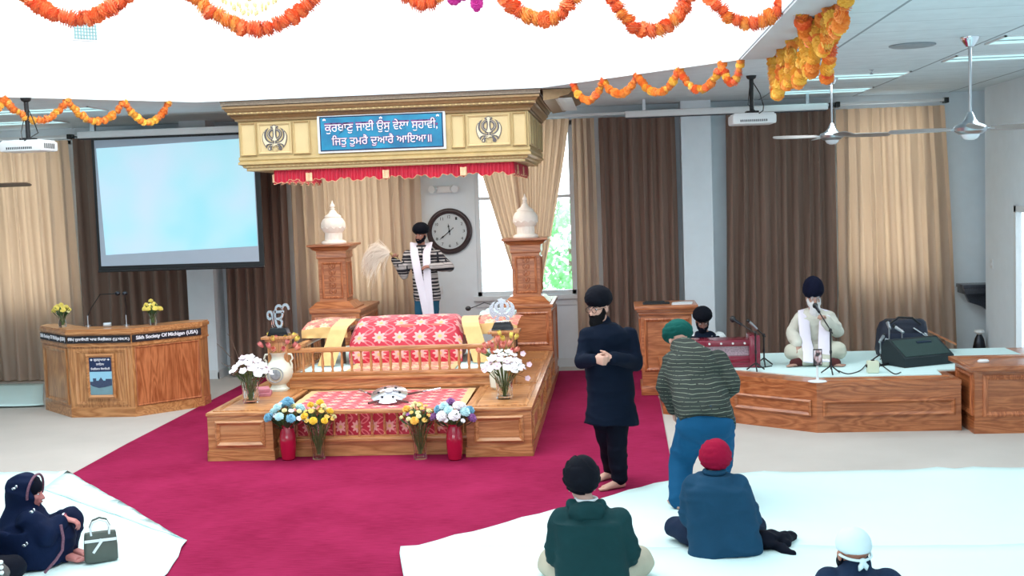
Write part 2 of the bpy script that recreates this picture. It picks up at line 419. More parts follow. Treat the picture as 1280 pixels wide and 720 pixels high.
# crimson carpet and white cloths on the floor
def slab(name, poly, z0, z1, mat, label, cat, wr=0.0):
    cx = sum(p[0] for p in poly) / len(poly); cy = sum(p[1] for p in poly) / len(poly)
    mb = MB().prism(poly, z0, z1); return single(mb, name, mat, label, cat, base=(cx, cy, z0))
slab('crimson_carpet', [(-5.33, 17.3), (-5.31, 12.5), (-5.24, 10.38), (-3.4, 8.6), (-3.35, 2.5), (-1.2, 2.5), (-1.3, 8.42), (.46, 10.2), (.49, 14.7), (.38, 17.3)], .002, .012, M['crimson'],
     'crimson carpet runner under the wooden altar', 'carpet')
def cloth_sheet(name, poly, label, z=.016, cut=.25, amp=.006, seed=0, edgeamp=.012):
    """thin cotton sheet: a triangulated polygon with soft wrinkles, rucked at the hems"""
    bm = bmesh.new(); vs = [bm.verts.new((p[0], p[1], 0)) for p in poly]; bm.faces.new(vs)
    bmesh.ops.triangulate(bm, faces=bm.faces[:])
    for _ in range(7):
        es = [e for e in bm.edges if e.calc_length() > cut]
        if not es: break
        bmesh.ops.subdivide_edges(bm, edges=es, cuts=1); bmesh.ops.triangulate(bm, faces=[f for f in bm.faces if len(f.verts) > 3])
    for v in bm.verts:
        p = v.co.copy(); n1 = noise.noise(V((p.x * 1.1 + seed, p.y * 2.2, 0))); n2 = noise.noise(V((p.x * 3.1, p.y * 4.3 + seed, 4)))
        rid = max(0, 1 - abs(noise.noise(V((p.x * .7 + 9, p.y * .7 + seed, 2)))) * 9)
        h = z + amp * (1 + n1 + .6 * n2) + rid * .012
        if v.is_boundary:
            h += edgeamp * max(0, noise.noise(V((p.x * 6, p.y * 6, seed))) * 2.4); q = noise.noise_vector(V((p.x * 5, p.y * 5, seed)))
            v.co.x += q.x * .016; v.co.y += q.y * .016
        v.co.z = h
    me = bpy.data.meshes.new(name); c = V((sum(p[0] for p in poly) / len(poly), sum(p[1] for p in poly) / len(poly), 0))
    r = bmesh.ops.solidify(bm, geom=bm.faces[:], thickness=.006)
    bm.transform(Matrix.Translation(-c)); bm.to_mesh(me); bm.free()
    me.polygons.foreach_set('use_smooth', [True] * len(me.polygons)); me.materials.append(M['sheet'])
    o = bpy.data.objects.new(name, me); COL.objects.link(o); o.location = c
    return tag(o, label, 'floor sheet')
cloth_sheet('floor_sheet', [(-1.47, 8.5), (.4, 10.38), (1.1, 10.64), (3.5, 10.7), (5.05, 10.72), (5.05, 8.3), (-1.55, 8.3)], 'white cotton sheet edging the beige floor before the musicians stage', seed=1)
cloth_sheet('floor_sheet', [(-1.6, 8.46), (.2, 8.36), (5.05, 8.34), (5.05, 2.5), (-1.2, 2.5), (-1.3, 7.0)], 'white cotton sheet where the men with black, crimson and white headwear sit', z=.026, seed=5)
cloth_sheet('floor_sheet', [(-3.27, 8.7), (-5.24, 10.42), (-5.34, 11.16), (-9.5, 11.2), (-9.5, 2.5), (-3.05, 2.5), (-3.12, 7.9)], 'white cotton sheet under the woman in the navy shawl', seed=9)
cloth_sheet('floor_sheet', [(-10.6, 17.1), (-8.45, 17.05), (-7.5, 15.1), (-9.0, 15.0), (-10.6, 15.0)], 'white sheet spread on the floor behind the lectern', seed=3, cut=.35)

# ---------------------------------------------------------------- curtains
def curtain(name, label, z0, z1, lo, hi, Y, npl, mat, amp=.08, seed=0, group=None, nz=26, ywave=0.0):
    """pleated cloth; lo/hi give the two side edges as functions of height 0..1"""
    npl = max(3, round(npl * .72)); rnd = random.Random(seed); ph = [rnd.uniform(-.35, .35) for _ in range(npl + 2)]; am = [rnd.uniform(.6, 1.15) for _ in range(npl + 2)]
    def fn(u, v):
        a, b = lo(v), hi(v); k = u * npl; i = int(min(k, npl - 1)); t = k - i
        A = am[i] * (1 - t) + am[i + 1] * t; P = ph[i] * (1 - t) + ph[i + 1] * t
        flat = .55 + .45 * (1 - v) ; c = math.cos(2 * PI * (k + P * .5 + .05 * math.sin(v * 5 + i)))
        c = math.copysign(abs(c) ** .8, c); squeeze = min(1.0, (b - a) / (abs(hi(1) - lo(1)) + 1e-6) * 1.1 + .1)
        x = a + (b - a) * u + .012 * math.sin(2 * PI * k * 2 + v * 3)
        return V((x, Y + amp * A * flat * squeeze * c + ywave * math.sin(PI * v) + .012 * noise.noise(V((x * 3, v * 4, seed))), z0 + (z1 - z0) * v))
    mb = MB().grid(fn, npl * 8, nz)
    me = mb.mesh(name, 180); me.materials.append(mat)
    bx = (lo(0) + hi(0)) / 2; me.transform(Matrix.Translation(-V((bx, Y, z0)))); o = bpy.data.objects.new(name, me); COL.objects.link(o); o.location = (bx, Y, z0)
    return tag(o, label, 'curtain', group)
cst = lambda c: (lambda v: c)
def lin(a, b): return lambda v: a + (b - a) * v
BC, RC = M['beige_curtain'], M['brown_curtain']
curtain('curtain', 'beige pleated curtain behind the lectern, beside the projection screen', .03, 3.6, cst(-10.6), lin(-7.98, -8.05), 17.45, 20, BC, seed=1)
curtain('curtain', 'dark brown pleated curtain hanging behind the projection screen', .03, 3.62, cst(-8.0), cst(-6.34), 17.5, 13, RC, seed=2)
curtain('curtain', 'dark brown curtain between the white pier and the beige curtain', .03, 3.62, cst(-5.78), cst(-4.80), 17.5, 10, RC, seed=3)
curtain('curtain', 'beige pleated curtain behind the carved pedestal and the man with the whisk', .03, 3.62, cst(-4.72), cst(-2.8), 17.45, 17, BC, seed=4)
def sweepL(v): return -2.12 + (1 - v) ** 1.15 * .62 if v > .0 else -1.5
swp = lambda v: max(0.0, (v - .31) / .69)
curtain('tied_curtain', 'beige curtain swept aside over the clock side of the bare window', .03, 3.62, lambda v: -2.08 + .68 * (1 - swp(v)) ** 1.1, lambda v: -1.42 + .20 * (1 - swp(v)) ** 1.2, 17.58, 9, BC, seed=5, amp=.035)
curtain('tied_curtain', 'beige curtain drawn diagonally across the window behind the domed pedestal', 1.03 - 1.0, 3.62, lambda v: -1.5 + .22 * (1 - swp(v)), lambda v: -.60 - .50 * (1 - swp(v)) ** 1.1, 17.42, 11, BC, seed=6, amp=.035)
curtain('curtain', 'narrow beige curtain between the bare window and the brown curtain', .03, 3.62, cst(-.57), cst(-.25), 17.5, 4, BC, seed=7, amp=.04)
curtain('curtain', 'dark brown curtain behind the man dressed in black', .03, 3.62, cst(-.19), cst(.9), 17.5, 11, RC, seed=8)
curtain('curtain', 'dark brown curtain behind the seated singer', .03, 3.62, lin(1.56, 1.62), cst(3.13), 17.5, 14, RC, seed=9)
curtain('curtain', 'beige pleated curtain glowing with daylight behind the black gear bag', .03, 3.6, cst(3.15), lambda v: 4.80 - .16 * v, 17.45, 13, BC, seed=10)
# curtain rails
def rail(x0, x1, z, label):
    t = thing('curtain_rail', label, 'curtain rail', ((x0 + x1) / 2, 17.55, z - .03))
    MB().box(x0, x1, 17.5, 17.56, z - .02, z + .02, .004).build('rail_track', M['white'], t)
    for x in (x0 + .03, x1 - .03): MB().box(x - .03, x + .03, 17.47, 17.62, z - .045, z + .03, .008).cyl((x, 17.56, z), (x, 17.8, z), .012, n=8).build('end_bracket', M['black'], t)
rail(-10.6, -8.0, 3.66, 'white curtain rail above the beige curtain behind the lectern')
rail(-4.8, -2.8, 3.67, 'white curtain rail above the curtain behind the carved pedestals')
rail(-2.2, .95, 3.67, 'white curtain rail crossing above the bare window')
rail(3.15, 4.7, 3.68, 'white curtain rail above the sunlit beige curtain')
rail(1.55, 3.12, 3.67, 'white curtain rail above the brown curtain behind the singer')

# tree outside the bare window
t = thing('garden_tree', 'pale sunlit leafy tree seen through the bare window', 'tree', (-.9, 26, -.5))
rnd = random.Random(5); mb = MB()
for k in range(1500):
    d = V((rnd.gauss(0, 1), rnd.gauss(0, 1), rnd.gauss(0, 1))).normalized(); c = V((-.95, 26, 1.35)) + V((d.x * 1.25, d.y * 1.1, d.z * 1.1)) * rnd.uniform(.55, 1)
    a = V((rnd.gauss(0, 1), rnd.gauss(0, 1), rnd.gauss(0, 1))).normalized(); b3 = a.orthogonal().normalized(); w = a.cross(b3); s = rnd.uniform(.06, .12)
    mb.add([c - a * s, c + b3 * s * .5 + w * .02, c + a * s, c - b3 * s * .5 + w * .02], [(0, 1, 2, 3)])
o = mb.build('crown', plain('garden_leaves', hexc(120, 190, 120), .7, var=.35, scale=3), t, smooth=None); o['kind'] = 'stuff'
MB().tube([(-.9, 26, -.5), (-.92, 26, .6), (-.95, 26, 1.6)], [.12, .09, .05]).build('trunk', M['twig'], t)

# ================================================================ THE ALTAR
X3, Y3, Z3 = V((1, 0, 0)), V((0, 1, 0)), V((0, 0, 1))
def rumala(name, kx=7, ky=7, kind='uv', bg=(196, 34, 62), fg=(244, 176, 172), fg2=(236, 120, 128), gold=(226, 178, 110)):
    """brocade: eight-pointed pale flowers and leaves on red"""
    b = NB(name)
    if kind == 'uv':
        tc = b.n('ShaderNodeTexCoord'); vec = tc.outputs['UV']
    else: vec = b.coord('Object')
    sx = b.n('ShaderNodeSeparateXYZ'); b.l(vec, sx.inputs[0]); U, W = b.m_('MULTIPLY', sx.outputs[0], kx), b.m_('MULTIPLY', sx.outputs[1], ky)
    def cell(u, w, du, dw):
        return (b.m_('SUBTRACT', b.m_('FRACT', b.m_('ADD', u, du)), .5), b.m_('SUBTRACT', b.m_('FRACT', b.m_('ADD', w, dw)), .5))
    def star(x, y, r0, amp, n):
        r = b.m_('SQRT', b.m_('ADD', b.m_('MULTIPLY', x, x), b.m_('MULTIPLY', y, y))); th = b.m_('ARCTAN2', y, x)
        lim = b.m_('ADD', b.m_('MULTIPLY', b.m_('COSINE', b.m_('MULTIPLY', th, n)), amp), r0)
        return b.m_('LESS_THAN', r, lim), b.m_('LESS_THAN', r, b.m_('MULTIPLY', lim, .35))
    x, y = cell(U, W, 0, 0); s1, c1 = star(x, y, .29, .07, 8)
    x, y = cell(U, W, .5, .5)
    def leaf(x, y, ang):
        a = math.radians(ang); p = b.m_('ADD', b.m_('MULTIPLY', x, math.cos(a)), b.m_('MULTIPLY', y, math.sin(a))); q = b.m_('SUBTRACT', b.m_('MULTIPLY', y, math.cos(a)), b.m_('MULTIPLY', x, math.sin(a)))
        e = b.m_('ADD', b.m_('MULTIPLY', b.m_('MULTIPLY', p, p), 1 / .34 ** 2), b.m_('MULTIPLY', b.m_('MULTIPLY', q, q), 1 / .13 ** 2))
        return b.m_('LESS_THAN', e, 1.0), b.m_('LESS_THAN', e, .3)
    l1, l1c = leaf(x, b.m_('ADD', y, .16), 35); l2, l2c = leaf(x, b.m_('SUBTRACT', y, .16), -35)
    c = b.mix(b.m_('MAXIMUM', l1, l2), hexc(*bg), hexc(*fg2)); c = b.mix(b.m_('MAXIMUM', l1c, l2c), c, hexc(*bg))
    c = b.mix(s1, c, hexc(*fg)); c = b.mix(c1, c, hexc(*gold))
    b.base(c); b.bump(b.noise(b.coord(), 40, 2), .15, .01)
    return b.set(.55, 0, sheen=.3)
M['rumala'] = rumala('red_brocade', 1, 1)
M['rumala_s'] = rumala('salmon_brocade', 1, 1, bg=(222, 110, 96), fg=(246, 208, 168), fg2=(236, 168, 130))
M['goldcloth'] = plain('gold_satin', hexc(236, 196, 128), .45, var=.12, scale=12, sheen=.4)

AX0, AX1, AY, AT = -4.08, -.84, 11.55, .48
alt = thing('altar_platform', 'stepped oak altar platform with railings on crimson carpet', 'altar', (-2.46, 11.55, 0))
def wing(x0, x1, name):
    mb = MB().box(x0 + .012, x1 - .012, AY + .012, 15.8, 0, AT - .03).box(x0, x1, AY, 15.8, AT - .035, AT, .008)
    mb.box(x0, x1, AY, AY + .03, 0, .1).box(x0, x0 + .012, AY, 15.8, 0, .1).box(x1 - .012, x1, AY, 15.8, 0, .1)
    mb.build('wing_box', M['oak'], alt)
    f = MB().frame(V((x0, AY + .012, .0)), X3, Z3, -Y3, x1 - x0, AT - .03, .035, .022, 0)
    f = MB().frame(V((x0 + .09, AY + .012, .14)), X3, Z3, -Y3, x1 - x0 - .18, .26, .045, .028)
    f.build('front_panel', M['oak'], alt)
    for yy0, yy1 in ((AY + .08, 12.95), (13.05, 14.9), (14.98, 15.75)):
        MB().frame(V((x0 + .05, yy0, AT)), X3, Y3, Z3, x1 - x0 - .1, yy1 - yy0, .05, .014).build('top_panel', M['oak_y'], alt)
    sx, sn = (x1 - .012, X3) if x1 > -2 else (x0 + .012, -X3)
    for k in range(4):
        yy = AY + .12 + k * 1.05
        MB().frame(V((sx, yy, .14)), Y3, Z3, sn, .92, .26, .04, .024).build('side_panel', M['oak_y'], alt)
wing(AX0, -3.40, 'l'); wing(-1.50, AX1, 'r')
# middle low platform with its railing
MB().box(-3.40, -1.50, 11.70, 12.95, 0, .15).box(-3.40, -1.50, 11.66, 11.76, .15, .185, .006).box(-3.4, -1.5, 11.7, 11.74, .185, .2).build('plinth', M['oak'], alt)
lr = MB().box(-3.40, -1.50, 11.67, 11.75, .425, .462, .008).build('low_rail', M['oak'], alt)
bal = [(.013, 0), (.013, .02), (.009, .03), (.014, .06), (.015, .10), (.010, .16), (.009, .19), (.014, .205), (.014, .232)]
first = None
def spindles(par, pts, z0, h, mat):
    k = h / .232; src = None
    for (x, y) in pts:
        if src is None: src = MB().lathe((x, y, z0), [(r * 1.15, z * k) for r, z in bal], 8).build('baluster', mat, par); sx, sy = x, y
        else:
            c = src.copy(); COL.objects.link(c); c.parent = par; c.location = src.location + V((x - sx, y - sy, 0))
spindles(lr, [(-3.34 + i * .1275, 11.71) for i in range(15)], .195, .235, M['oak_redx'])
# upper platform and its railing
UX0, UX1, UY, UT = -3.62, -1.34, 12.95, .62
MB().box(UX0, UX1, UY, 15.8, 0, UT - .02).box(UX0 - .02, UX1 + .02, UY - .03, 15.8, UT - .035, UT, .01).box(UX0 + .02, UX1 - .02, UY - .02, UY, AT + .005, AT + .04, .006).build('upper_platform', M['oak'], alt)
ur = MB().box(UX0, UX1, UY + .0, UY + .075, .885, .935, .012).box(UX0, UX1, UY, UY + .07, UT, UT + .045, .006).build('upper_rail', M['oak'], alt)
spindles(ur, [(UX0 + .17 + i * .108, UY + .035) for i in range(19)], UT + .04, .25, M['oak_z'])
for x in (UX0 + .03, UX1 - .03):
    sr = MB().box(x - .035, x + .035, UY + .07, 15.8, .885, .935, .012).box(x - .03, x + .03, UY + .07, 15.8, UT, UT + .045, .006).build('side_rail', M['oak_y'], alt)
    spindles(sr, [(x, UY + .17 + i * .12) for i in range(22)], UT + .04, .25, M['oak_z'])
for x in (UX0 - .1, UX1 + .12):
    MB().box(x - .11, x + .11, UY - .02, UY + .2, AT, 1.03, .008).box(x - .17, x + .17, UY - .06, UY + .25, 1.045, 1.075, .012).box(x - .13, x + .13, UY - .04, UY + .22, 1.02, 1.045, .012).build('corner_post', M['oak_z'], alt)
# cloths: sloping front cloth, white sheet, runner
tag_cloth = lambda o, l, c='altar cloth': tag(o, l, c)
def drape(name, fn, nu, nv, mats, label, cat, uvs=(1, 1), pick=None, base=None):
    mb = MB().grid(fn, nu, nv, uv=lambda u, v: (u * uvs[0], v * uvs[1]))
    if pick:
        for j in range(nv):
            for i in range(nu): mb.mi[j * nu + i] = pick((i + .5) / nu, (j + .5) / nv)
    vs = mb.v; b = V(base) if base else V((sum(p.x for p in vs) / len(vs), sum(p.y for p in vs) / len(vs), min(p.z for p in vs)))
    me = mb.mesh(name, 180)
    for m in mats: me.materials.append(m)
    me.transform(Matrix.Translation(-b)); o = bpy.data.objects.new(name, me); COL.objects.link(o); o.location = b
    return tag(o, label, cat)
def fcloth(u, v):                    # falls behind the low balusters, then lies back up to the step
    x = -3.36 + 1.82 * u; s = v * 1.45; w = .006 * noise.noise(V((u * 9, v * 9, 0)))
    if s < .25: return (x, 11.78 + w, .19 + s)
    return (x, 11.78 + (s - .25) * (1.15 / 1.2), .44 + .02 * (s - .25) + w)
drape('brocade_cloth', fcloth, 48, 36, [M['rumala'], M['goldcloth']], 'red flowered brocade cloth spread behind the low front railing', 'altar cloth', (11, 8.2), lambda u, v: 1 if (u < .035 or u > .965 or v > .965) else 0)
drape('white_cloth', lambda u, v: (-3.56 + 2.16 * u, 13.05 + 2.6 * v, UT + .008 + .006 * (1 + noise.noise(V((u * 8, v * 8, 3))))), 30, 30, [M['sheet']], 'white cloth covering the floor inside the upper railing', 'cloth')
drape('runner_cloth', lambda u, v: (-3.02 + 1.22 * u, 13.1 + .62 * v, UT + .024 + .012 * v + .006 * noise.noise(V((u * 9, v * 9, 3)))), 40, 16, [M['rumala_s'], M['goldcloth']], 'salmon brocade runner lying before the red covered throne', 'cloth', (9, 4.2), lambda u, v: 1 if u < .05 or u > .95 or v < .12 or .42 < v < .52 else 0)
# the throne: red bolster, gold borders falling either side, side tables under cloth
def bolster(u, v):
    x = -3.10 + 1.32 * u; e = min(u, 1 - u); round_ = 1 - max(0, 1 - e / .10) ** 2.2 * .30
    if v < .12: return (x, 13.72 - .01 * math.sin(v * 14) + .012 * noise.noise(V((u * 5, v * 5, 8))), UT + .03 + (v / .12) * (.78 - UT - .03))
    v = (v - .12) / .88
    a = v * PI * .86 + PI * .12
    y = 14.15 - .42 * math.cos(a) * 1.0; zz = .66 + (.50 * (math.sin(a) ** .62)) * round_
    return (x, y + (.02 * noise.noise(V((u * 5, v * 5, 8)))), zz + .012 * noise.noise(V((u * 7, v * 7, 2))))
tr = thing('covered_throne', 'rounded throne draped in red flowered brocade behind the upper railing', 'throne', (-2.44, 14.15, UT))
_pr = [V(bolster(.5, i / 200)) for i in range(201)]; _al = [0]
for i in range(200): _al.append(_al[-1] + (_pr[i + 1] - _pr[i]).length)
arcl = lambda v: _al[min(200, int(round(v * 200)))] / .205
def bol():
    mb = MB().grid(bolster, 44, 28, uv=lambda u, v: (u * 5.6, arcl(v)))
    return mb
o = bol().build('brocade_cover', M['rumala'], tr, 180)
MB().box(-3.06, -1.82, 13.78, 14.52, UT + .03, .98, .05).box(-3.0, -1.9, 13.85, 14.45, .9, 1.08, .05).build('cushion_block', M['rumala_s'], tr)
def strip(x0, x1, dx):
    def fn(u, v):
        s = v * 1.0; x = x0 + (x1 - x0) * u + dx * max(0, 1 - v * 1.5)
        if v < .55: return (x, 13.60 + .12 * v / .55, UT + .03 + (1.08 - UT - .03) * (v / .55) + .01 * noise.noise(V((u * 6, v * 6, 1))))
        return (x, 13.72 + .7 * (v - .55) / .45, 1.08 + .06 * math.sin((v - .55) / .45 * PI))
    return fn
for x0, x1, dx in ((-3.27, -3.07, -.18), (-1.80, -1.60, .16)):
    MB().grid(strip(x0, x1, dx), 8, 24, uv=lambda u, v: (u, v)).build('gold_border', M['goldcloth'], tr, 180)
def side_table(x0, x1, label, flip):
    t = thing('side_table', label, 'table', ((x0 + x1) / 2, 14.15, UT))
    mb = MB()
    MB().box(x0 + .04, x1 - .04, 13.82, 14.5, .99, 1.03, .006).build('table_top', M['oak'], t)
    for i in (0, 1):
        for j in (0, 1): MB().box(x0 + .06 + i * (x1 - x0 - .16), x0 + .10 + i * (x1 - x0 - .16), 13.86 + j * .55, 13.9 + j * .55, UT, .99).build('leg', M['twig'], t)
    def fn(u, v):
        x = x0 + (x1 - x0) * u; n = .008 * noise.noise(V((u * 6 + x0, v * 7, 0)))
        if v < .3: return (x, 13.76 + n * 2, .955 + .09 * (v / .3))
        w = (v - .3) / .7; return (x + (flip * .03 * w), 13.76 + .78 * w, 1.045 + .06 * math.sin(w * PI * .8) + .035 * math.sin(u * PI) + n)
    MB().grid(fn, 24, 24, uv=lambda u, v: (u * 3.2, v * 4)).build('brocade_cover', M['rumala_s'], t, 180)
    MB().grid(lambda u, v: V(fn(u, v * .3)) + V((0, -.006, 0)), 24, 4, uv=lambda u, v: (u, v)).build('gold_border', M['goldcloth'], t, 180)
side_table(-3.66, -3.12, 'low table under salmon brocade beside the throne, toward the tall wall screen', -1)
side_table(-1.76, -1.14, 'low table under salmon brocade beside the throne, near the silver emblem', 1)

# ---------------------------------------------------------------- carved pedestals with white domes
def pedestal(cx, c0, c1, label, dlabel):
    t = thing('carved_pedestal', label, 'pedestal', (cx, 16.4, 0)); cy = 16.15
    MB().box(c0 + .015, c1 - .015, 15.83, 17.1, 0, 1.06).box(c0, c1, 15.815, 17.12, 0, .1, .01).box(c0 - .01, c1 + .01, 15.81, 17.13, 1.05, 1.1, .015).build('cabinet', M['oak_redx'], t)
    MB().frame(V((c0 + .05, 15.83, .56)), X3, Z3, -Y3, c1 - c0 - .1, .44, .04, .02).build('cabinet_panel', M['oak_red'], t)
    MB().frame(V((c1 - .015, 15.9, .2)), Y3, Z3, X3, 1.1, .8, .05, .02).build('cabinet_side_panel', M['oak_red'], t)
    h = .185
    sq = lambda q, z: [V((cx - q, cy - q, z)), V((cx + q, cy - q, z)), V((cx + q, cy + q, z)), V((cx - q, cy + q, z))]
    MB().rings([sq(.31, 1.1), sq(.31, 1.12), sq(.27, 1.15), sq(.235, 1.19), sq(.215, 1.2)]).build('foot_moulding', M['oak_redx'], t)
    MB().rings([sq(h, 1.2), sq(h, 1.77)]).build('column', M['oak_redx'], t)
    MB().rings([sq(h, 1.77), sq(h + .02, 1.785), sq(h + .02, 1.81), sq(h + .015, 1.82), sq(h + .02, 1.88), sq(h + .06, 1.90), sq(h + .085, 1.93), sq(h + .12, 1.945), sq(h + .12, 1.97)]).build('capital', M['oak_redx'], t)
    MB().frame(V((cx - h + .04, cy - h, 1.24)), X3, Z3, -Y3, 2 * h - .08, .49, .032, .018).build('column_panel', M['oak_red'], t)
    MB().frame(V((cx + h, cy - h + .04, 1.24)), Y3, Z3, X3, 2 * h - .08, .49, .032, .018).build('column_panel', M['oak_red'], t)
    # carved foliage relief
    mb = MB()
    for k in range(5):
        z = 1.30 + k * .085
        for s in (-1, 1): mb.tube([(cx, cy - h - .004, z), (cx + s * .035, cy - h - .008, z + .02), (cx + s * .045, cy - h - .006, z + .055), (cx + s * .02, cy - h - .006, z + .062)], [.008, .010, .008, .004], 6)
        mb.ell((cx, cy - h - .004, z + .04), .016, .01, .026, 8)
    mb.build('carved_relief', M['oak_red'], t)
    d = thing('dome_finial', dlabel, 'dome', (cx, cy, 1.97))
    wm = M['ivory']; c = (cx, cy, 1.97)
    MB().lathe(c, [(.165, 0), (.17, .015), (.16, .035), (.13, .05)], 32).build('base', wm, d)
    MB().lathe(c, [(.115, .045), (.118, .10), (.115, .16)], 32, mod=lambda j, n, z: 1 + .03 * math.cos(j * 2 * PI / n * 16)).build('drum', wm, d)
    MB().lathe(c, [(.12, .15), (.152, .19), (.165, .235), (.160, .285), (.135, .33), (.10, .36), (.07, .375)], 48, mod=lambda j, n, z: 1 + .022 * abs(math.cos(j * 2 * PI / n * 6))).build('bulb', wm, d)
    mb = MB()
    for k in range(12):
        a = k * PI / 6; a2 = a + PI / 12
        mb.tube([(cx + .163 * math.cos(a + q * PI / 12), cy + .163 * math.sin(a + q * PI / 12), 2.175 + .03 * (1 - q * q)) for q in (-1, -.5, 0, .5, 1)], .007, 6)
    mb.build('scalloped_band', wm, d)
    MB().lathe(c, [(.10, .352), (.115, .36), (.11, .375), (.06, .41), (.035, .45), (.022, .465), (.035, .475), (.020, .487), (.034, .505), (.03, .525), (.012, .55), (.004, .585)], 24).build('spire', wm, d)
M['ivory'] = plain('ivory_plaster', hexc(255, 246, 236), .45, var=.03, scale=20)
pedestal(-3.79, AX0, -3.40, 'carved oak pedestal behind the silver Ek Onkar emblem', 'white dome finial on the pedestal beside the waving whisk')
pedestal(-1.18, -1.50, AX1, 'carved oak pedestal before the bare window', 'white dome finial on the pedestal before the window')

# ---------------------------------------------------------------- canopy hung under the ceiling
can = thing('hanging_canopy', 'gilded wooden canopy with blue lettered sign over the altar', 'canopy', (-2.77, 15.9, 2.9))
CX0, CX1, CY0, CY1 = -4.55, -.99, 14.6, 17.25
def rect(q, z): return [V((CX0 - q, CY0 - q, z)), V((CX1 + q, CY0 - q, z)), V((CX1 + q, CY1, z)), V((CX0 - q, CY1, z))]
def rectring(prof, i0=.3):
    mb = MB(); mb.rings([rect(q, z) for q, z in prof], True); return mb
MB().rings([rect(0, 3.12), rect(0, 3.56)]).build('body', M['gold'], can)
rectring([(0, 3.55), (.03, 3.56), (.035, 3.585), (.06, 3.60), (.085, 3.63), (.10, 3.635), (.10, 3.665), (.12, 3.68), (.13, 3.70), (.15, 3.71), (.15, 3.735)]).build('crown_moulding', M['golddark'], can)
rectring([(.10, 3.735), (.16, 3.745), (.16, 3.775), (.17, 3.798)]).build('crown_top', plain('weathered_moulding', hexc(140, 126, 110), .5, .2, var=.3, scale=60), can)
rectring([(.0, 3.13), (.012, 3.12), (.012, 3.09), (.0, 3.075), (.02, 3.06), (.02, 3.035), (-.02, 3.02), (-.03, 2.995), (-.06, 2.985), (-.06, 2.955)]).build('lower_moulding', M['gold'], can)
mb = MB()
for k in range(52):
    x = CX0 - .08 + k * .0715; mb.ell((x, CY0 - .108, 3.65), .022, .012, .012, 8)
mb.tube([(CX0 - .08, CY0 - .105, 3.65), (CX1 + .08, CY0 - .105, 3.65)], .006, 6).build('bead_moulding', M['gold'], can)
mb = MB()
for k in range(60):
    x = CX0 + .08 + k * .0575; mb.ell((x, CY0 + .025, 3.005), .018, .012, .011, 8)
mb.tube([(CX0 + .08, CY0 + .027, 3.005), (CX1 - .08, CY0 + .027, 3.005)], .006, 6).build('bead_moulding', M['goldlight'], can)
# pilaster strips and panels on the front
def gpanel(x0, x1, z0, z1, name='panel', fw=.03, d=.02, fill=True):
    mb = MB()
    if fill: mb.box(x0, x1, CY0 - .006, CY0, z0, z1)
    mb.frame(V((x0, CY0 - .006, z0)), X3, Z3, -Y3, x1 - x0, z1 - z0, fw, d); mb.build(name, M['goldlight'], can)
gpanel(-4.53, -4.33, 3.14, 3.54, 'pilaster_strip', .02, .03); gpanel(-3.87, -3.66, 3.14, 3.54, 'pilaster_strip', .02, .03)
gpanel(-1.93, -1.76, 3.14, 3.54, 'pilaster_strip', .02, .03); gpanel(-1.19, -1.01, 3.14, 3.54, 'pilaster_strip', .02, .03)
gpanel(-4.31, -3.89, 3.15, 3.53); gpanel(-1.74, -1.21, 3.15, 3.53)
for a in range(5):
    MB().frame(V((CX1, CY0 + .06 + a * .52, 3.15)), Y3, Z3, X3, .46, .38, .03, .02).build('side_panel', M['goldlight'], can)
M['inlay'] = plain('emblem_inlay', hexc(224, 210, 178), .4, .1)
M['emblem'] = plain('emblem_bronze', hexc(96, 92, 96), .35, .6)
for cx in (-4.10, -1.47):
    ke = text('khanda_emblem', '\u262c', .5, (cx, CY0 - .01, 3.34), X3, Z3, M['emblem'], can, extrude=.006, width=.31, height=.33, offset=.006)
    text('emblem_inlay', '\u262c', .5, (cx, CY0 - .018, 3.34), X3, Z3, M['inlay'], ke, extrude=.004, width=.292, height=.312, offset=-.009)
sg = MB().box(-3.56, -1.99, CY0 - .035, CY0 - .006, 3.135, 3.60, .01).build('sign_frame', M['trimw'], can)
b = NB('sign_blue'); nz = b.noise(b.coord('Object', (1, 1, 1)), 5, 4); b.base(b.ramp(nz, [(.3, hexc(0, 100, 142)), (.7, hexc(6, 136, 174))])); M['signblue'] = b.set(.35)
MB().box(-3.525, -2.025, CY0 - .042, CY0 - .034, 3.165, 3.57).build('sign_board', M['signblue'], sg)
MB().frame(V((-3.53, CY0 - .036, 3.16)), X3, Z3, -Y3, 1.51, .415, .016, .012).build('sign_edge', plain('navy_edge', hexc(28, 48, 84), .4), sg)
M['letter'] = plain('sign_lettering', hexc(236, 226, 240), .4, var=.02)
M['lettershade'] = plain('sign_letter_outline', hexc(110, 60, 120), .5, var=.05)
for body, z, w, hh in (('\u0a15\u0a41\u0a30\u0a2c\u0a3e\u0a23\u0a41 \u0a1c\u0a3e\u0a08 \u0a09\u0a38\u0a41 \u0a35\u0a47\u0a32\u0a3e \u0a38\u0a41\u0a39\u0a3e\u0a35\u0a40,', 3.44, 1.38, .15), ('\u0a3f\u0a1c\u0a24\u0a41 \u0a24\u0a41\u0a2e\u0a30\u0a48 \u0a26\u0a41\u0a06\u0a30\u0a48 \u0a06\u0a07\u0a06\u0965', 3.275, 1.22, .14)):
    text('lettering', body, .15, (-2.775, CY0 - .044, z), X3, Z3, M['lettershade'], sg, extrude=.002, width=w + .012, height=hh + .012, offset=.008)
    text('lettering', body, .15, (-2.775, CY0 - .049, z), X3, Z3, M['letter'], sg, extrude=.003, width=w, height=hh)
mb = MB()
for x, z in ((-3.47, 3.535), (-2.08, 3.535), (-2.775, 3.535)):
    for s in (-1, 0, 1): mb.ell((x + s * .012, CY0 - .044, z + (.006 if s == 0 else 0)), .007, .003, .012, 8)
mb.build('small_mark', M['letter'], sg)
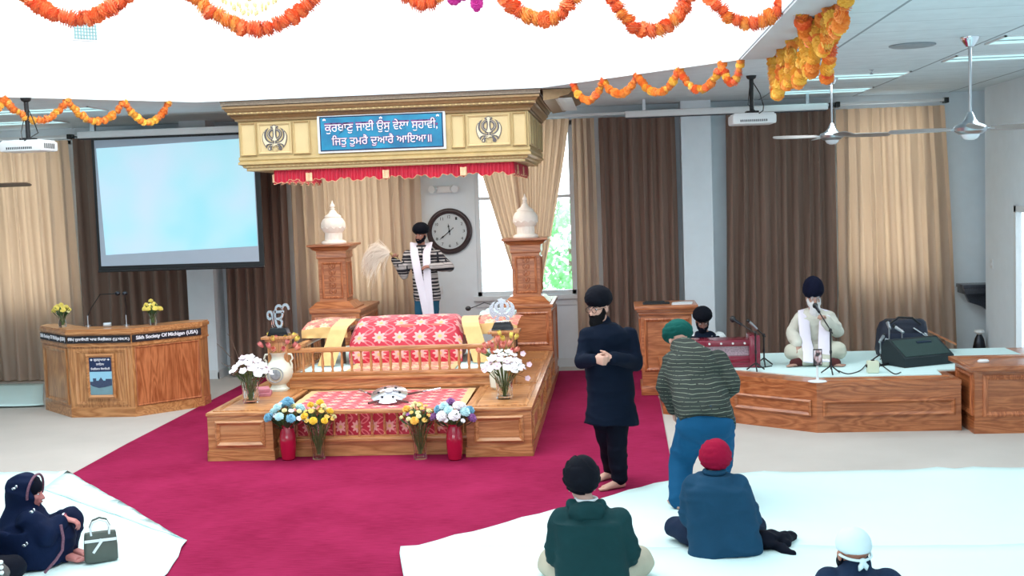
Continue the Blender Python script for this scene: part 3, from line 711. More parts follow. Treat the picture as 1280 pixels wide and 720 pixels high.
# red gathered valance under the canopy
M['redcloth'] = plain('red_satin', hexc(206, 22, 60), .5, var=.2, scale=14, sheen=.3)
M['gold_tinsel'] = plain('gold_tassel', hexc(244, 206, 164), .4, .2, var=.2, scale=60)
def valance(p0, p1, seed, name='valance'):
    p0, p1 = V(p0), V(p1); L = (p1 - p0).length; d = (p1 - p0).normalized(); n = V((d.y, -d.x, 0)); nf = int(L / .045)
    def fn(u, v):
        k = u * nf; a = .018 * (1 - v * .6) * math.cos(2 * PI * k + math.sin(k * 1.7)); drop = .15 + .02 * math.sin(k * .9 + seed) + .012 * math.sin(k * 2.7)
        return p0 + d * (L * u) + n * a + V((0, 0, -drop * (1 - v)))
    va = MB().grid(fn, nf * 6, 6).build(name, M['redcloth'], can, 180)
    MB().tube([fn(i / (nf * 4), 0) for i in range(nf * 4 + 1)], .0045, 5).build('gold_hem', M['gold_tinsel'], va)
    for k in range(9, nf, 21):
        mb = MB()
        for q in range(5):
            p = fn((k + q * .3) / nf, .55) ; mb.obox(p + n * .012 + V((0, 0, -.03)), d, n, Z3, .012, .004, .05)
        mb.build('gold_fringe', M['gold_tinsel'], va)
valance((-4.16, 14.72, 2.965), (-1.2, 14.72, 2.965), 0); valance((-1.2, 14.72, 2.965), (-1.2, 17.1, 2.965), 3); valance((-4.16, 17.1, 2.965), (-4.16, 14.72, 2.965), 5)
MB().box(CX0 + .08, CX1 - .08, CY0 + .05, CY1 - .02, 2.965, 3.0).build('soffit_board', M['goldlight'], can)
# stepped ceiling trim with a vent beside the canopy
st = thing('ceiling_trim_box', 'stepped timber ceiling trim with a white vent beside the canopy', 'trim', (-.62, 15.6, 3.66))
pf = [(-.80, 3.79), (-.40, 3.79), (-.42, 3.765), (-.47, 3.75), (-.50, 3.72), (-.60, 3.70), (-.63, 3.68), (-.80, 3.66)]
MB().prism(pf, 0, 2.3, X3, Z3, Y3, V((0, 14.52, 0))).build('moulding', M['golddark'], st)
mb = MB()
for k in range(13): mb.box(-.66, -.46, 14.62 + k * .16, 14.70 + k * .16, 3.676, 3.69)
mb.box(-.57, -.55, 14.62, 16.62, 3.68, 3.688).build('vent_grille', M['white'], st)

# ================================================================ LECTERN
LZ = 1.06
lp = [(-7.37, 14.91), (-6.73, 14.28), (-5.91, 14.25), (-5.27, 14.90), (-5.27, 15.15), (-5.5, 15.15), (-6.0, 14.62), (-6.65, 14.62), (-7.15, 15.1), (-7.37, 15.1)]
lec = thing('wooden_lectern', 'angled oak lectern with black lettered band and framed poster', 'lectern', (-6.32, 14.7, 0))
def grow(poly, q):
    c = V((-6.32, 14.9)); return [((x - c.x) * (1 + q) + c.x, (y - c.y) * (1 + q * 2.2) + c.y) for x, y in poly]
MB().prism(lp, 0, LZ - .16).build('body', M['oak_z'], lec)
MB().prism(grow(lp, .006), 0, .12).build('plinth', M['oak'], lec)
MB().prism(grow(lp, .014), LZ - .185, LZ - .16).prism(grow(lp, .008), LZ - .16, LZ - .03).build('band', M['oak'], lec)
MB().prism(grow(lp, .026), LZ - .03, LZ + .01).prism(grow(lp, .014), LZ + .01, LZ + .03).build('top', M['oak'], lec)
def face(p0, p1, name, z0, z1, mat, inset=.06, fw=.05, fill=None):
    p0 = V((p0[0], p0[1], 0)); p1 = V((p1[0], p1[1], 0)); u = (p1 - p0).normalized(); n = V((u.y, -u.x, 0)); L = (p1 - p0).length
    mb = MB().frame(p0 + u * inset + Z3 * z0 + n * .001, u, Z3, n, L - 2 * inset, z1 - z0, fw, .018)
    if fill: mb.obox(p0 + u * (L / 2) + Z3 * ((z0 + z1) / 2) + n * .003, u, n, Z3, L / 2 - inset - fw, .003, (z1 - z0) / 2 - fw)
    mb.build(name, mat, lec); return p0, u, n, L
face(lp[0], lp[1], 'chamfer_panel', .15, .85, M['oak_z'])
face(lp[1], lp[2], 'front_panel', .15, .85, M['oak_z'])
face(lp[2], lp[3], 'grained_panel', .13, .86, M['oak_red'], .03, .02, True)
# lettered band
M['bandblack'] = plain('banner_black', hexc(26, 24, 34), .5, var=.05)
M['bandwhite'] = plain('banner_lettering', hexc(236, 236, 244), .5, var=.01)
gl = grow(lp, .010)
def bandface(a, b2, body, frac=.92, shift=0.0, mirror=False, w=None):
    p0, p1 = V((*a, 0)), V((*b2, 0)); u = (p1 - p0).normalized(); n = V((u.y, -u.x, 0)); L = (p1 - p0).length; c = (p0 + p1) / 2 + n * .008 + Z3 * (LZ - .095)
    bo = MB().obox(c, u, n, Z3, L * .5 * .985, .003, .045).build('band_sign', M['bandblack'], lec)
    text('lettering', body, .07, c + n * .006 + u * shift, u, Z3, M['bandwhite'], bo, extrude=.002, width=L * frac, height=.06, offset=.002)
bandface(gl[0], gl[1], 'Sikh Society Of Michigan (USA)', .94)
bandface(gl[1], gl[2], '\u0a3f\u0a38\u0a71\u0a16 \u0a38\u0a41\u0a38\u0a3e\u0a07\u0a1f\u0a40 \u0a06\u0a2b \u0a3f\u0a2e\u0a38\u0a3c\u0a40\u0a17\u0a28 (\u0a2f\u0a42.\u0a10\u0a38.\u0a0f.)', .96)
bandface(gl[2], gl[3], 'Sikh Society Of Michigan (USA)', .88)
# poster on the front face
po = thing('framed_poster', 'framed poster of a building with white lettering on the lectern front', 'poster', (-6.32, 14.24, .25))
px0, px1, pz0, pz1, py = -6.46, -6.16, .27, .76, 14.235
MB().box(px0, px1, py - .012, py + .01, pz0, pz1).frame(V((px0 - .03, py - .004, pz0 - .03)), X3, Z3, -Y3, px1 - px0 + .06, pz1 - pz0 + .06, .045, .03).build('frame', M['oak'], po)
MB().box(px0 + .01, px1 - .01, py - .016, py - .011, .57, pz1 - .015).build('title_field', plain('navy_print', hexc(26, 44, 86), .4), po)
MB().box(px0 + .01, px1 - .01, py - .016, py - .011, .40, .57).build('sky_field', plain('pale_sky_print', hexc(150, 206, 232), .4, var=.05), po)
MB().box(px0 + .01, px1 - .01, py - .016, py - .011, pz0 + .015, .40).build('ground_field', plain('grey_print', hexc(120, 158, 170), .4, var=.2), po)
MB().prism([(px0 + .012, .41), (px0 + .012, .45), (px0 + .05, .45), (px0 + .05, .49), (px0 + .09, .49), (px0 + .09, .46), (px0 + .12, .46), (px0 + .15, .50), (px0 + .18, .46), (px0 + .21, .46), (px0 + .21, .48), (px1 - .012, .48), (px1 - .012, .40), (px0 + .2, .38), (px0 + .12, .37), (px0 + .05, .39)], 0, .002, X3, Z3, -Y3, V((0, py - .016, 0))).build('building_print', plain('building_print', hexc(58, 74, 104), .4, var=.25, scale=40), po)
for body, z, w in (('\u2726 \u0a17\u0a41\u0a30\u0a26\u0a41\u0a06\u0a30\u0a3e \u2726', .715, .25), ('\u0a38\u0a3e\u0a3f\u0a39\u0a2c', .665, .10), ('\u0a3f\u0a2e\u0a38\u0a3c\u0a40\u0a17\u0a28 \u0a38\u0a4b\u0a38\u0a3e\u0a07\u0a1f\u0a40', .605, .24)):
    text('lettering', body, .05, ((px0 + px1) / 2, py - .018, z), X3, Z3, M['bandwhite'], po, extrude=.001, width=w, height=.036, offset=.001)

# ================================================================ MUSICIANS' STAGE
SZ = .52
sp = [(2.02, 12.51), (3.46, 12.51), (3.46, 13.08), (5.0, 13.08), (5.0, 14.86), (.5, 14.86), (.5, 13.75), (1.2, 13.17)]
stg = thing('low_stage', 'low oak musicians stage with panelled front and white covering', 'stage', (2.5, 14.2, 0))
c0 = V((2.6, 13.9))
def sg_(q): return [((x - c0.x) * (1 + q) + c0.x, (y - c0.y) * (1 + q) + c0.y) for x, y in sp]
MB().prism(sp, 0, SZ - .04).prism(sg_(.002), 0, .15).prism(sg_(.003), SZ - .09, SZ - .06).build('body', M['oak_redh'], stg)
MB().prism(sg_(.004), SZ - .04, SZ).build('top_board', M['oak_redh'], stg)
def sface(p0, p1, z0, z1, n_=1):
    p0 = V((p0[0], p0[1], 0)); p1 = V((p1[0], p1[1], 0)); u = (p1 - p0).normalized(); n = V((u.y, -u.x, 0)); L = (p1 - p0).length
    MB().frame(p0 + u * .06 + Z3 * z0 + n * .002, u, Z3, n, L - .12, z1 - z0, .04, .024).build('front_panel', M['oak_redh'], stg)
sface(sp[0], sp[1], .165, .335); sface(sp[-1], sp[0], .165, .335); sface(sp[-2], sp[-1], .165, .335)
cloth = MB(); st_poly = [(2.1, 12.82), (3.35, 12.82), (3.38, 13.14), (4.6, 13.14), (4.6, 14.8), (.7, 14.8), (.75, 13.9), (1.35, 13.5)]
MB().prism(st_poly, SZ, SZ + .012).build('white_covering', M['sheet'], stg)
MB().frame(V((2.12, 12.54, SZ)), X3, Y3, Z3, 1.3, .24, .03, .01).build('edge_moulding', M['oak_redh'], stg)
# corner cabinet at the right end
cb = thing('corner_cabinet', 'oak cabinet with inset top at the end of the stage', 'cabinet', (4.0, 12.7, 0))
MB().box(3.54, 5.0, 12.32, 13.02, 0, .64).box(3.53, 5.01, 12.31, 13.03, 0, .13).build('body', M['oak_redh'], cb)
MB().box(3.48, 5.04, 12.24, 13.06, .64, .675, .01).frame(V((3.48, 12.24, .675)), X3, Y3, Z3, 1.56, .82, .07, .018).build('top', M['oak_redh'], cb)
MB().frame(V((3.62, 12.32, .17)), X3, Z3, -Y3, .62, .42, .05, .024).build('front_panel', M['oak_red'], cb)
MB().frame(V((4.3, 12.32, .17)), X3, Z3, -Y3, .62, .42, .05, .024).build('front_panel', M['oak_red'], cb)
MB().frame(V((3.54, 12.95, .17)), -Y3, Z3, -X3, .56, .42, .05, .024).build('side_panel', M['oak_red'], cb)
t = MB().lathe((0, 0, 0), [(.045, 0), (.05, .008), (.048, .02), (.03, .03), (.01, .032)], 20, 1.2, .8)
p = gr(1229, 453, .68); single(MB().lathe((p.x, p.y, .679), [(.04, 0), (.046, .01), (.044, .022), (.03, .032), (.01, .034)], 20, 1.3, .8), 'white_case', M['white'], 'small white case lying on the corner cabinet top', 'case')

# tall podium by the stage
pd = thing('tall_podium', 'tall oak podium standing behind the bowing man', 'podium', (.62, 15.3, 0))
MB().box(.30, .92, 15.0, 15.55, 0, 1.02).box(.28, .94, 14.98, 15.57, 0, .12, .01).build('body', M['oak_redx'], pd)
MB().box(.27, .95, 14.97, 15.58, 1.0, 1.04, .01).box(.22, 1.0, 14.92, 15.62, 1.07, 1.12, .012).box(.25, .97, 14.95, 15.6, 1.04, 1.07, .01).build('top', M['oak_redx'], pd)
MB().frame(V((.33, 15.0, .3)), X3, Z3, -Y3, .56, .66, .045, .022).build('front_panel', M['oak_red'], pd)
MB().frame(V((.30, 15.5, .3)), -Y3, Z3, -X3, .45, .66, .045, .022).build('side_panel', M['oak_red'], pd)
single(MB().box(.33, .66, 15.1, 15.3, 1.12, 1.14, .004).box(.35, .60, 15.12, 15.25, 1.14, 1.155, .004), 'black_book', M['black'], 'thin black book lying on the tall podium', 'book')
single(MB().prism([(.68, 15.0), (.93, 15.02), (.95, 15.22), (.80, 15.26), (.7, 15.2)], 1.12, 1.135), 'paper_sheets', M['trimw'], 'loose white papers on the tall podium', 'papers')

# ================================================================ SCREEN, PROJECTORS, FANS, LIGHTS
scr = thing('projection_screen', 'pull-down projection screen with a pale cyan picture', 'screen', (-5.9, 16.0, 3.56))
A, B, Cc, D = at(115, 176, 16.0), at(327, 161, 16.0), at(328, 331, 16.0), at(122, 340, 16.0)
sx0, sx1, sz0, sz1 = -7.04, -4.72, 1.71, 3.50
MB().box(sx0, sx1, 16.0, 16.008, sz0, sz1).build('black_border', M['black'], scr)
MB().box(sx0 + .045, sx1 - .07, 15.99, 15.999, sz0 + .07, sz1 - .01).build('white_fabric', plain('screen_fabric', hexc(176, 190, 206), .8, var=.02), scr)
def glow():
    b = NB('projected_picture'); b.base(hexc(80, 120, 130)); n1 = b.noise(b.coord('Object', (1, 1, 1)), .9, 2)
    c = b.ramp(n1, [(.3, hexc(140, 230, 242)), (.5, hexc(186, 236, 250)), (.7, hexc(212, 232, 252))]); b.l(c, b.b.inputs['Emission Color']); b.b.inputs['Emission Strength'].default_value = .86
    b.set(.8); return b.m
MB().prism([(-6.99 + .02, 3.38), (-4.80, 3.44), (-4.80, 1.99), (-6.92, 1.93)], 0, .004, X3, Z3, -Y3, V((0, 15.99, 0))).build('projected_picture', glow(), scr)
MB().cyl((sx0, 15.99, sz0), (sx1, 15.99, sz0), .016, n=10).build('weight_bar', M['black'], scr)
MB().box(-7.2, -4.76, 15.92, 16.06, 3.52, 3.61, .02).build('case', M['white'], scr)
MB().box(-7.2, -4.76, 15.97, 15.99, 3.50, 3.525).build('slot', M['black'], scr)
mb = MB()
for x in (-7.0, -4.85): MB().box(x - .03, x + .03, 15.96, 16.02, 3.6, 3.8).build('hanger', M['metal'], scr)
h2 = thing('screen_case', 'long white retracted screen case above the brown curtains', 'screen case', (1.55, 16.8, 3.56))
MB().box(.19, 2.92, 16.74, 16.86, 3.56, 3.65, .02).build('case', M['white'], h2)
MB().box(.2, 2.9, 16.79, 16.81, 3.545, 3.562).build('slot', M['darkmetal'], h2)
for x in (.45, 2.65): MB().box(x - .02, x + .02, 16.78, 16.82, 3.64, 3.8).build('hanger', M['metal'], h2)

def projector(cx, Y, z, label, rz=0.0):
    t = thing('ceiling_projector', label, 'projector', (cx, Y, z), rz)
    w, d, h = .245, .19, .062
    L = dict(world=False)
    MB().box(-w, w, -d, d, -h, h * .8, .025).box(-w * .9, w * .9, -d * .9, d * .9, h * .6, h, .02).build('housing', M['white'], t, **L)
    mb = MB()
    for k in range(14): mb.box(-.16 + k * .022, -.148 + k * .022, -d - .002, -d + .01, -h * .6, -h * .2)
    for k in range(8): mb.box(w - .005, w + .002, -.12 + k * .03, -.105 + k * .03, -h * .5, h * .4)
    mb.build('vent_slots', M['darkmetal'], t, **L)
    MB().cyl((.15, d - .02, 0), (.15, d + .03, 0), .04, n=20).build('lens', M['blackgloss'], t, **L)
    MB().cyl((0, 0, h), (0, 0, 3.8 - z), .025, n=14).build('drop_pole', M['black'], t, **L)
    MB().box(-.07, .07, -.07, .07, h, h + .03, .01).build('mount_plate', M['black'], t, **L)
    MB().lathe((0, 0, 3.8 - z - .03), [(.02, -.02), (.05, 0), (.06, .03)], 16).build('ceiling_flange', M['black'], t, **L)
    MB().tube([(.02, 0, h + .35), (.09, -.03, h + .22), (.13, -.02, h + .08), (.10, -.15, h + .02), (.05, -.18, h - .01)], .006, 6).tube([(-.02, 0, h + .3), (-.05, -.05, h + .1), (.02, -.17, h + .01)], .005, 6).build('cable', M['black'], t, **L)
p = at(940, 149, 14.0); projector(p.x, 14.0, p.z, 'white ceiling projector hanging near the pedestal fans', .05)
p = at(36, 183, 13.0); projector(p.x, 13.0, p.z, 'white ceiling projector hanging near the projection screen', -.05)

def fan(cx, cy, zb, label, ang, wood_blades=False):
    t = thing('ceiling_fan', label, 'ceiling fan', (cx, cy, zb)); L = dict(world=False); H = 3.8 - zb
    MB().lathe((0, 0, H), [(.02, -.09), (.035, -.085), (.07, -.035), (.085, -.008), (.085, 0)], 24).build('ceiling_cup', M['chrome'], t, **L)
    MB().cyl((0, 0, .1), (0, 0, H - .05), .014, n=12).build('downrod', M['metal'], t, **L)
    MB().lathe((0, 0, 0), [(.05, -.055), (.1, -.045), (.135, -.02), (.145, .01), (.13, .03), (.08, .05), (.05, .085), (.035, .12), (.02, .15)], 28).build('motor_housing', M['metal'], t, **L)
    MB().lathe((0, 0, 0), [(.002, -.10), (.03, -.098), (.06, -.085), (.078, -.06), (.08, -.045)], 24).build('light_bowl', M['fanlight'], t, **L)
    for k in range(4):
        a = ang + k * PI / 2; u = V((math.cos(a), math.sin(a), 0)); v = V((-math.sin(a), math.cos(a), 0)); n = (Z3 + v * .30).normalized(); v2 = n.cross(u)
        pts = [(.17, -.045), (.30, -.062), (.55, -.068), (.68, -.06), (.70, -.02), (.70, .03), (.67, .058), (.5, .066), (.3, .06), (.17, .045)]
        bl = MB().prism(pts, -.004, .004, u, v2, n, V((0, 0, .0))).build('blade', M['fanblade2'] if wood_blades else M['fanblade'], t, **L)
        MB().obox(u * .15, u, v2, n, .055, .018, .006, .003).build('blade_bracket', M['metal'], bl, **L)
M['fanlight'] = plain('frosted_fan_light', hexc(235, 242, 248), .25, var=.01); M['fanblade'] = plain('silver_fan_blade', hexc(164, 158, 156), .4, .3, var=.1)
M['fanblade2'] = plain('walnut_fan_blade', hexc(104, 80, 62), .45, var=.15)
p = at(1040, 170, 14.6); fan(p.x, 14.6, p.z, 'brushed metal ceiling fan before the sunlit beige curtain', .12)
p = at(1213, 161, 11.2); fan(p.x, 11.2, p.z, 'large brushed metal ceiling fan close to the white side wall', -.2)
p = at(-42, 233, 12.5); fan(p.x, 12.5, p.z, 'brown bladed ceiling fan before the curtain behind the lectern', .05, True)

M['tube'] = emit('fluorescent_diffuser', hexc(196, 246, 250), 1.15)
def troffer(x0, x1, y0, y1, label):
    t = thing('ceiling_light', label, 'ceiling light', ((x0 + x1) / 2, (y0 + y1) / 2, 3.78))
    MB().box(x0, x1, y0, y0 + .02, 3.785, 3.8).box(x0, x1, y1 - .02, y1, 3.785, 3.8).box(x0, x0 + .02, y0, y1, 3.785, 3.8).box(x1 - .02, x1, y0, y1, 3.785, 3.8).build('frame', M['white'], t)
    MB().box(x0 + .02, x1 - .02, y0 + .02, y1 - .02, 3.792, 3.799).build('diffuser', M['tube'], t)
    MB().box(x0 + .02, x1 - .02, (y0 + y1) / 2 - .02, (y0 + y1) / 2 + .02, 3.784, 3.793).build('louvre', M['metal'], t)
troffer(2.16, 3.42, 14.25, 14.85, 'fluorescent ceiling light behind the smaller fan, nearer of two in that lane')
troffer(2.16, 3.42, 16.25, 16.85, 'fluorescent ceiling light closest to the brown curtains')
troffer(3.50, 4.76, 11.2, 11.8, 'fluorescent ceiling light beside the larger fan rod')
troffer(3.50, 4.76, 12.75, 13.3, 'fluorescent ceiling light behind the larger fan rod')
troffer(-8.2, -6.3, 14.3, 14.9, 'fluorescent ceiling light above the beige curtain by the screen, nearer the garland')
troffer(-9.6, -7.6, 16.0, 16.6, 'fluorescent ceiling light close to the curtain behind the lectern')
t = single(MB().lathe((2.8, 11.63, 3.782), [(.02, 0), (.19, .001), (.21, .008), (.21, .016)], 36), 'ceiling_vent', plain('grey_grille', hexc(150, 164, 172), .6), 'round grey air vent in the tiled ceiling', 'vent')
single(MB().lathe((2.9, 13.9, 3.745), [(.012, 0), (.02, .004), (.008, .02), (.012, .04), (.03, .054)], 12), 'sprinkler_head', M['metal'], 'small sprinkler head hanging from the tiled ceiling', 'sprinkler')
# vent grille on the recess wall
vg = thing('wall_vent', 'small square air grille on the bright recess wall', 'vent', (-5.95, 13.42, 4.7))
p = at(106, 40, 13.3)
a = V((-7.1, 12.3, 0)); b2 = V((-5.0, 14.4, 0)); u = (b2 - a).normalized(); nn = V((u.y, -u.x, 0))
tt = None
d_ = ray(106, 40); k_ = (a - CPOS).dot(nn) / d_.dot(nn); hit = CPOS + d_ * k_; vg.location = hit
mb = MB().obox(hit + nn * .01, u, nn, Z3, .15, .006, .10).build('frame', M['trimw'], vg)
mb = MB()
for i in range(8):
    mb.obox(hit + nn * .02 + u * (-.12 + i * .034), u, nn, Z3, .006, .004, .085)
for j in range(5): mb.obox(hit + nn * .022 + Z3 * (-.075 + j * .037), u, nn, Z3, .13, .003, .004)
mb.build('grille', plain('teal_grey_grille', hexc(120, 160, 162), .5), vg)

# chandelier whose lowest crystals hang into view
ch = thing('crystal_chandelier', 'gilt crystal chandelier hanging in the bright ceiling recess', 'chandelier', (-2.85, 9.6, 4.05))
M['crystal'] = plain('amber_crystal', hexc(250, 226, 160), .15, .2, var=.2, scale=40)
mb = MB()
rnd = random.Random(3)
for ring, (r, z) in enumerate(((.06, 4.06), (.13, 4.10), (.21, 4.16), (.29, 4.24), (.36, 4.34))):
    n = 6 + ring * 7
    for k in range(n):
        a_ = 2 * PI * k / n + ring; mb.ell((-2.85 + r * math.cos(a_), 9.6 + r * math.sin(a_), z), .012, .012, .024, 6)
o = mb.build('crystal_drops', M['crystal'], ch); o['kind'] = 'stuff'
MB().tube([(-2.85 + .37 * math.cos(k * PI / 12), 9.6 + .37 * math.sin(k * PI / 12), 4.38) for k in range(24)], .012, 6, True).cyl((-2.85, 9.6, 4.15), (-2.85, 9.6, 5.44), .015).build('frame', M['gold'], ch)

# ================================================================ CLOCK AND WALL FITTINGS
ck = thing('wall_clock', 'large round wall clock with dark wooden rim', 'clock', (-2.43, 17.8, 2.06)); cc = V((-2.43, 17.79, 2.06))
yl = lambda prof, n=48: [[cc + V((r * math.cos(2 * PI * j / n), -z, r * math.sin(2 * PI * j / n))) for j in range(n)] for r, z in prof]
MB().rings(yl([(.33, -.005), (.34, .02), (.32, .045), (.30, .05), (.285, .04), (.275, .045), (.262, .03), (.262, .012)]), False).build('rim', plain('dark_clock_rim', hexc(62, 48, 52), .4, var=.2), ck)
MB().rings(yl([(.27, -.004), (.27, .014)])).build('dial', plain('clock_dial', hexc(206, 216, 222), .5, var=.03), ck)
for k in range(12):
    a_ = PI / 2 - (k + 1) * PI / 6; text('numeral', str(k + 1), .06, cc + V((.215 * math.cos(a_), -.018, .215 * math.sin(a_))), X3, Z3, M['black'], ck, extrude=.001, height=.042, width=.03 if k < 9 else .042)
mb = MB()
def hand(ang, L, w, back=.05):
    a_ = math.radians(90 - ang); u = V((math.cos(a_), 0, math.sin(a_))); v = V((-u.z, 0, u.x)); o = cc + V((0, -.024, 0))
    return MB().prism([(-back, -w), (-back + .02, -w * .5), (L * .5, -w * .6), (L * .62, -w * 1.5), (L * .75, -w * .5), (L, 0), (L * .75, w * .5), (L * .62, w * 1.5), (L * .5, w * .6), (-back + .02, w * .5), (-back, w)], 0, .003, u, v, -Y3, o).cyl(o, o + V((0, -.006, 0)), .014, n=12)
hand(353, .12, .010).build('hour_hand', M['black'], ck); hand(231, .21, .008, .08).build('minute_hand', M['black'], ck)
em = thing('emergency_light', 'white twin-head emergency light above the wall clock', 'emergency light', (-2.48, 17.8, 2.63))
MB().box(-2.60, -2.36, 17.70, 17.8, 2.63, 2.73, .015).build('housing', M['white'], em)
for s in (-1, 1): MB().cyl((-2.48 + s * .13, 17.72, 2.69), (-2.48 + s * .17, 17.62, 2.68), .045, .055, 16).build('lamp_head', M['trimw'], em)
single(MB().box(-2.64, -2.56, 17.788, 17.8, 1.13, 1.25, .003).box(-2.61, -2.59, 17.782, 17.79, 1.175, 1.20, .002), 'light_switch', M['trimw'], 'white wall switch below the round clock', 'switch')
p = V((RX, 16.92, 1.4)); single(MB().box(RX - .012, RX, 16.86, 16.96, 1.34, 1.46, .003).box(RX - .02, RX - .01, 16.9, 16.92, 1.38, 1.42, .002), 'light_switch', M['trimw'], 'white wall switch on the side wall near the dark shelf', 'switch')
sh = thing('bracket_shelf', 'dark granite shelf on a curved bracket in the alcove', 'shelf', (5.2, 17.5, 1.04))
M['granite'] = plain('dark_granite', hexc(56, 60, 70), .25, var=.4, scale=60)
MB().box(4.86, 5.75, 17.42, 17.8, 1.03, 1.08, .008).box(4.88, 5.75, 17.43, 17.8, .95, 1.03, .006).build('slab', M['granite'], sh)
MB().prism([(4.92, .95), (5.75, .95), (5.75, .4), (5.55, .42), (5.40, .52), (5.28, .66), (5.15, .76), (4.98, .82)], 0, .08, X3, Z3, Y3, V((0, 17.55, 0))).build('bracket', M['granite'], sh)
t = thing('floor_urn', 'small grey urn on the floor beneath the dark shelf', 'urn', (4.98, 17.1, 0))
MB().lathe((4.98, 17.1, 0), [(.05, 0), (.07, .02), (.05, .1), (.09, .22), (.06, .36), (.03, .42)], 20).build('body', M['darkmetal'], t); MB().lathe((4.98, 17.1, .42), [(.03, 0), (.07, .03), (.06, .06), (.01, .07)], 20).build('lid', M['white'], t)

# ================================================================ FLOWERS AND VASES
FM = {}
def fcol(k, c, var=.18): FM[k] = plain('petal_' + k, hexc(*c), .6, var=var, scale=40, sheen=.2)
for k, c in dict(yellow=(248, 200, 40), cream=(246, 238, 176), white=(250, 246, 250), blue=(112, 176, 206), paleblue=(190, 232, 238), violet=(150, 88, 160), pink=(236, 140, 140), salmon=(246, 160, 140), gold=(226, 180, 80), blush=(226, 200, 214), softyellow=(246, 226, 110), orange=(255, 156, 60), deep=(255, 122, 58), amber=(255, 196, 72)).items(): fcol(k, c)
PROTO = {}
def petal_mesh(kind):
    """one blossom of unit radius around the origin, facing +z"""
    if kind in PROTO: return PROTO[kind]
    mb = MB(); rnd = random.Random(len(kind))
    if kind in ('pom', 'marigold'):
        lay = [(10, .98, .05), (12, .92, .32), (10, .78, .55), (8, .55, .74), (5, .28, .88)] if kind == 'pom' else [(9, .96, -.25), (11, 1.0, .02), (11, .95, .28), (9, .78, .52), (7, .52, .72), (4, .25, .85)]
        mb.ell((0, 0, .12), .72, .72, .62, 10)
        for n, r, z in lay:
            for k in range(n):
                a = 2 * PI * (k + rnd.random() * .4) / n; u = V((math.cos(a), math.sin(a), 0)); v = V((-u.y, u.x, 0)); w = .34 + .1 * rnd.random(); zz = z + rnd.uniform(-.05, .05)
                p0 = u * r * .35 + Z3 * (zz * .6); p1 = u * r * .8 + Z3 * (zz + .06); p2 = u * r * 1.04 + Z3 * (zz + rnd.uniform(-.02, .10))
                mb.add([p0 - v * w * .3, p0 + v * w * .3, p1 + v * w * .75 - Z3 * .04, p2 + v * w * .35, p2 - v * w * .35 + Z3 * .05, p1 - v * w * .75 - Z3 * .02, p1 + Z3 * .05], [(0, 1, 6), (1, 2, 6), (2, 3, 6), (3, 4, 6), (4, 5, 6), (5, 0, 6)])
    elif kind == 'tulip':
        for k in range(6):
            a = k * PI / 3; u = V((math.cos(a), math.sin(a), 0)); v = V((-u.y, u.x, 0)); s = 1 if k % 2 else .93
            mb.grid(lambda q, t: u * (.12 + .62 * math.sin(min(1, t * 1.25) * PI / 2) * (1 - .28 * t * t)) * s + v * ((q - .5) * .95 * math.sin(PI * min(.93, t * .86 + .14))) - u * (abs(q - .5) ** 2 * .6) + Z3 * (t * 1.9 - .2), 4, 6)
    elif kind == 'orchid':
        for k in range(5):
            a = k * 2 * PI / 5; u = V((math.cos(a), math.sin(a), 0)); v = V((-u.y, u.x, 0))
            mb.grid(lambda q, t: u * (t * 1.0) + v * ((q - .5) * 1.05 * math.sin(PI * min(.95, t * .85 + .06))) + Z3 * (.25 * t * t + .1 * math.sin(q * 6) * t), 4, 5)
        mb.ell((0, 0, .12), .16, .16, .2, 8)
    elif kind == 'daisy':
        for k in range(11):
            a = k * 2 * PI / 11; u = V((math.cos(a), math.sin(a), 0)); v = V((-u.y, u.x, 0))
            mb.add([u * .1 - v * .07, u * .1 + v * .07, u * .8 + v * .18 + Z3 * .1, u + Z3 * .05, u * .8 - v * .18 + Z3 * .1], [(0, 1, 2, 3, 4)])
        mb.ell((0, 0, .08), .24, .24, .16, 8)
    me = mb.mesh(kind, 60); PROTO[kind] = me; return me
MESHC = {}
def blossom(kind, col, loc, size, d, parent, name='blossom'):
    key = (kind, col)
    if key not in MESHC:
        me = petal_mesh(kind).copy(); me.materials.append(FM[col]); MESHC[key] = me
    o = bpy.data.objects.new(name, MESHC[key]); COL.objects.link(o); o.parent = parent
    o.location = V(loc) - V(root_of(parent).location); o.scale = (size,) * 3
    o.rotation_mode = 'QUATERNION'; o.rotation_quaternion = V(d).normalized().to_track_quat('Z', 'Y'); return o
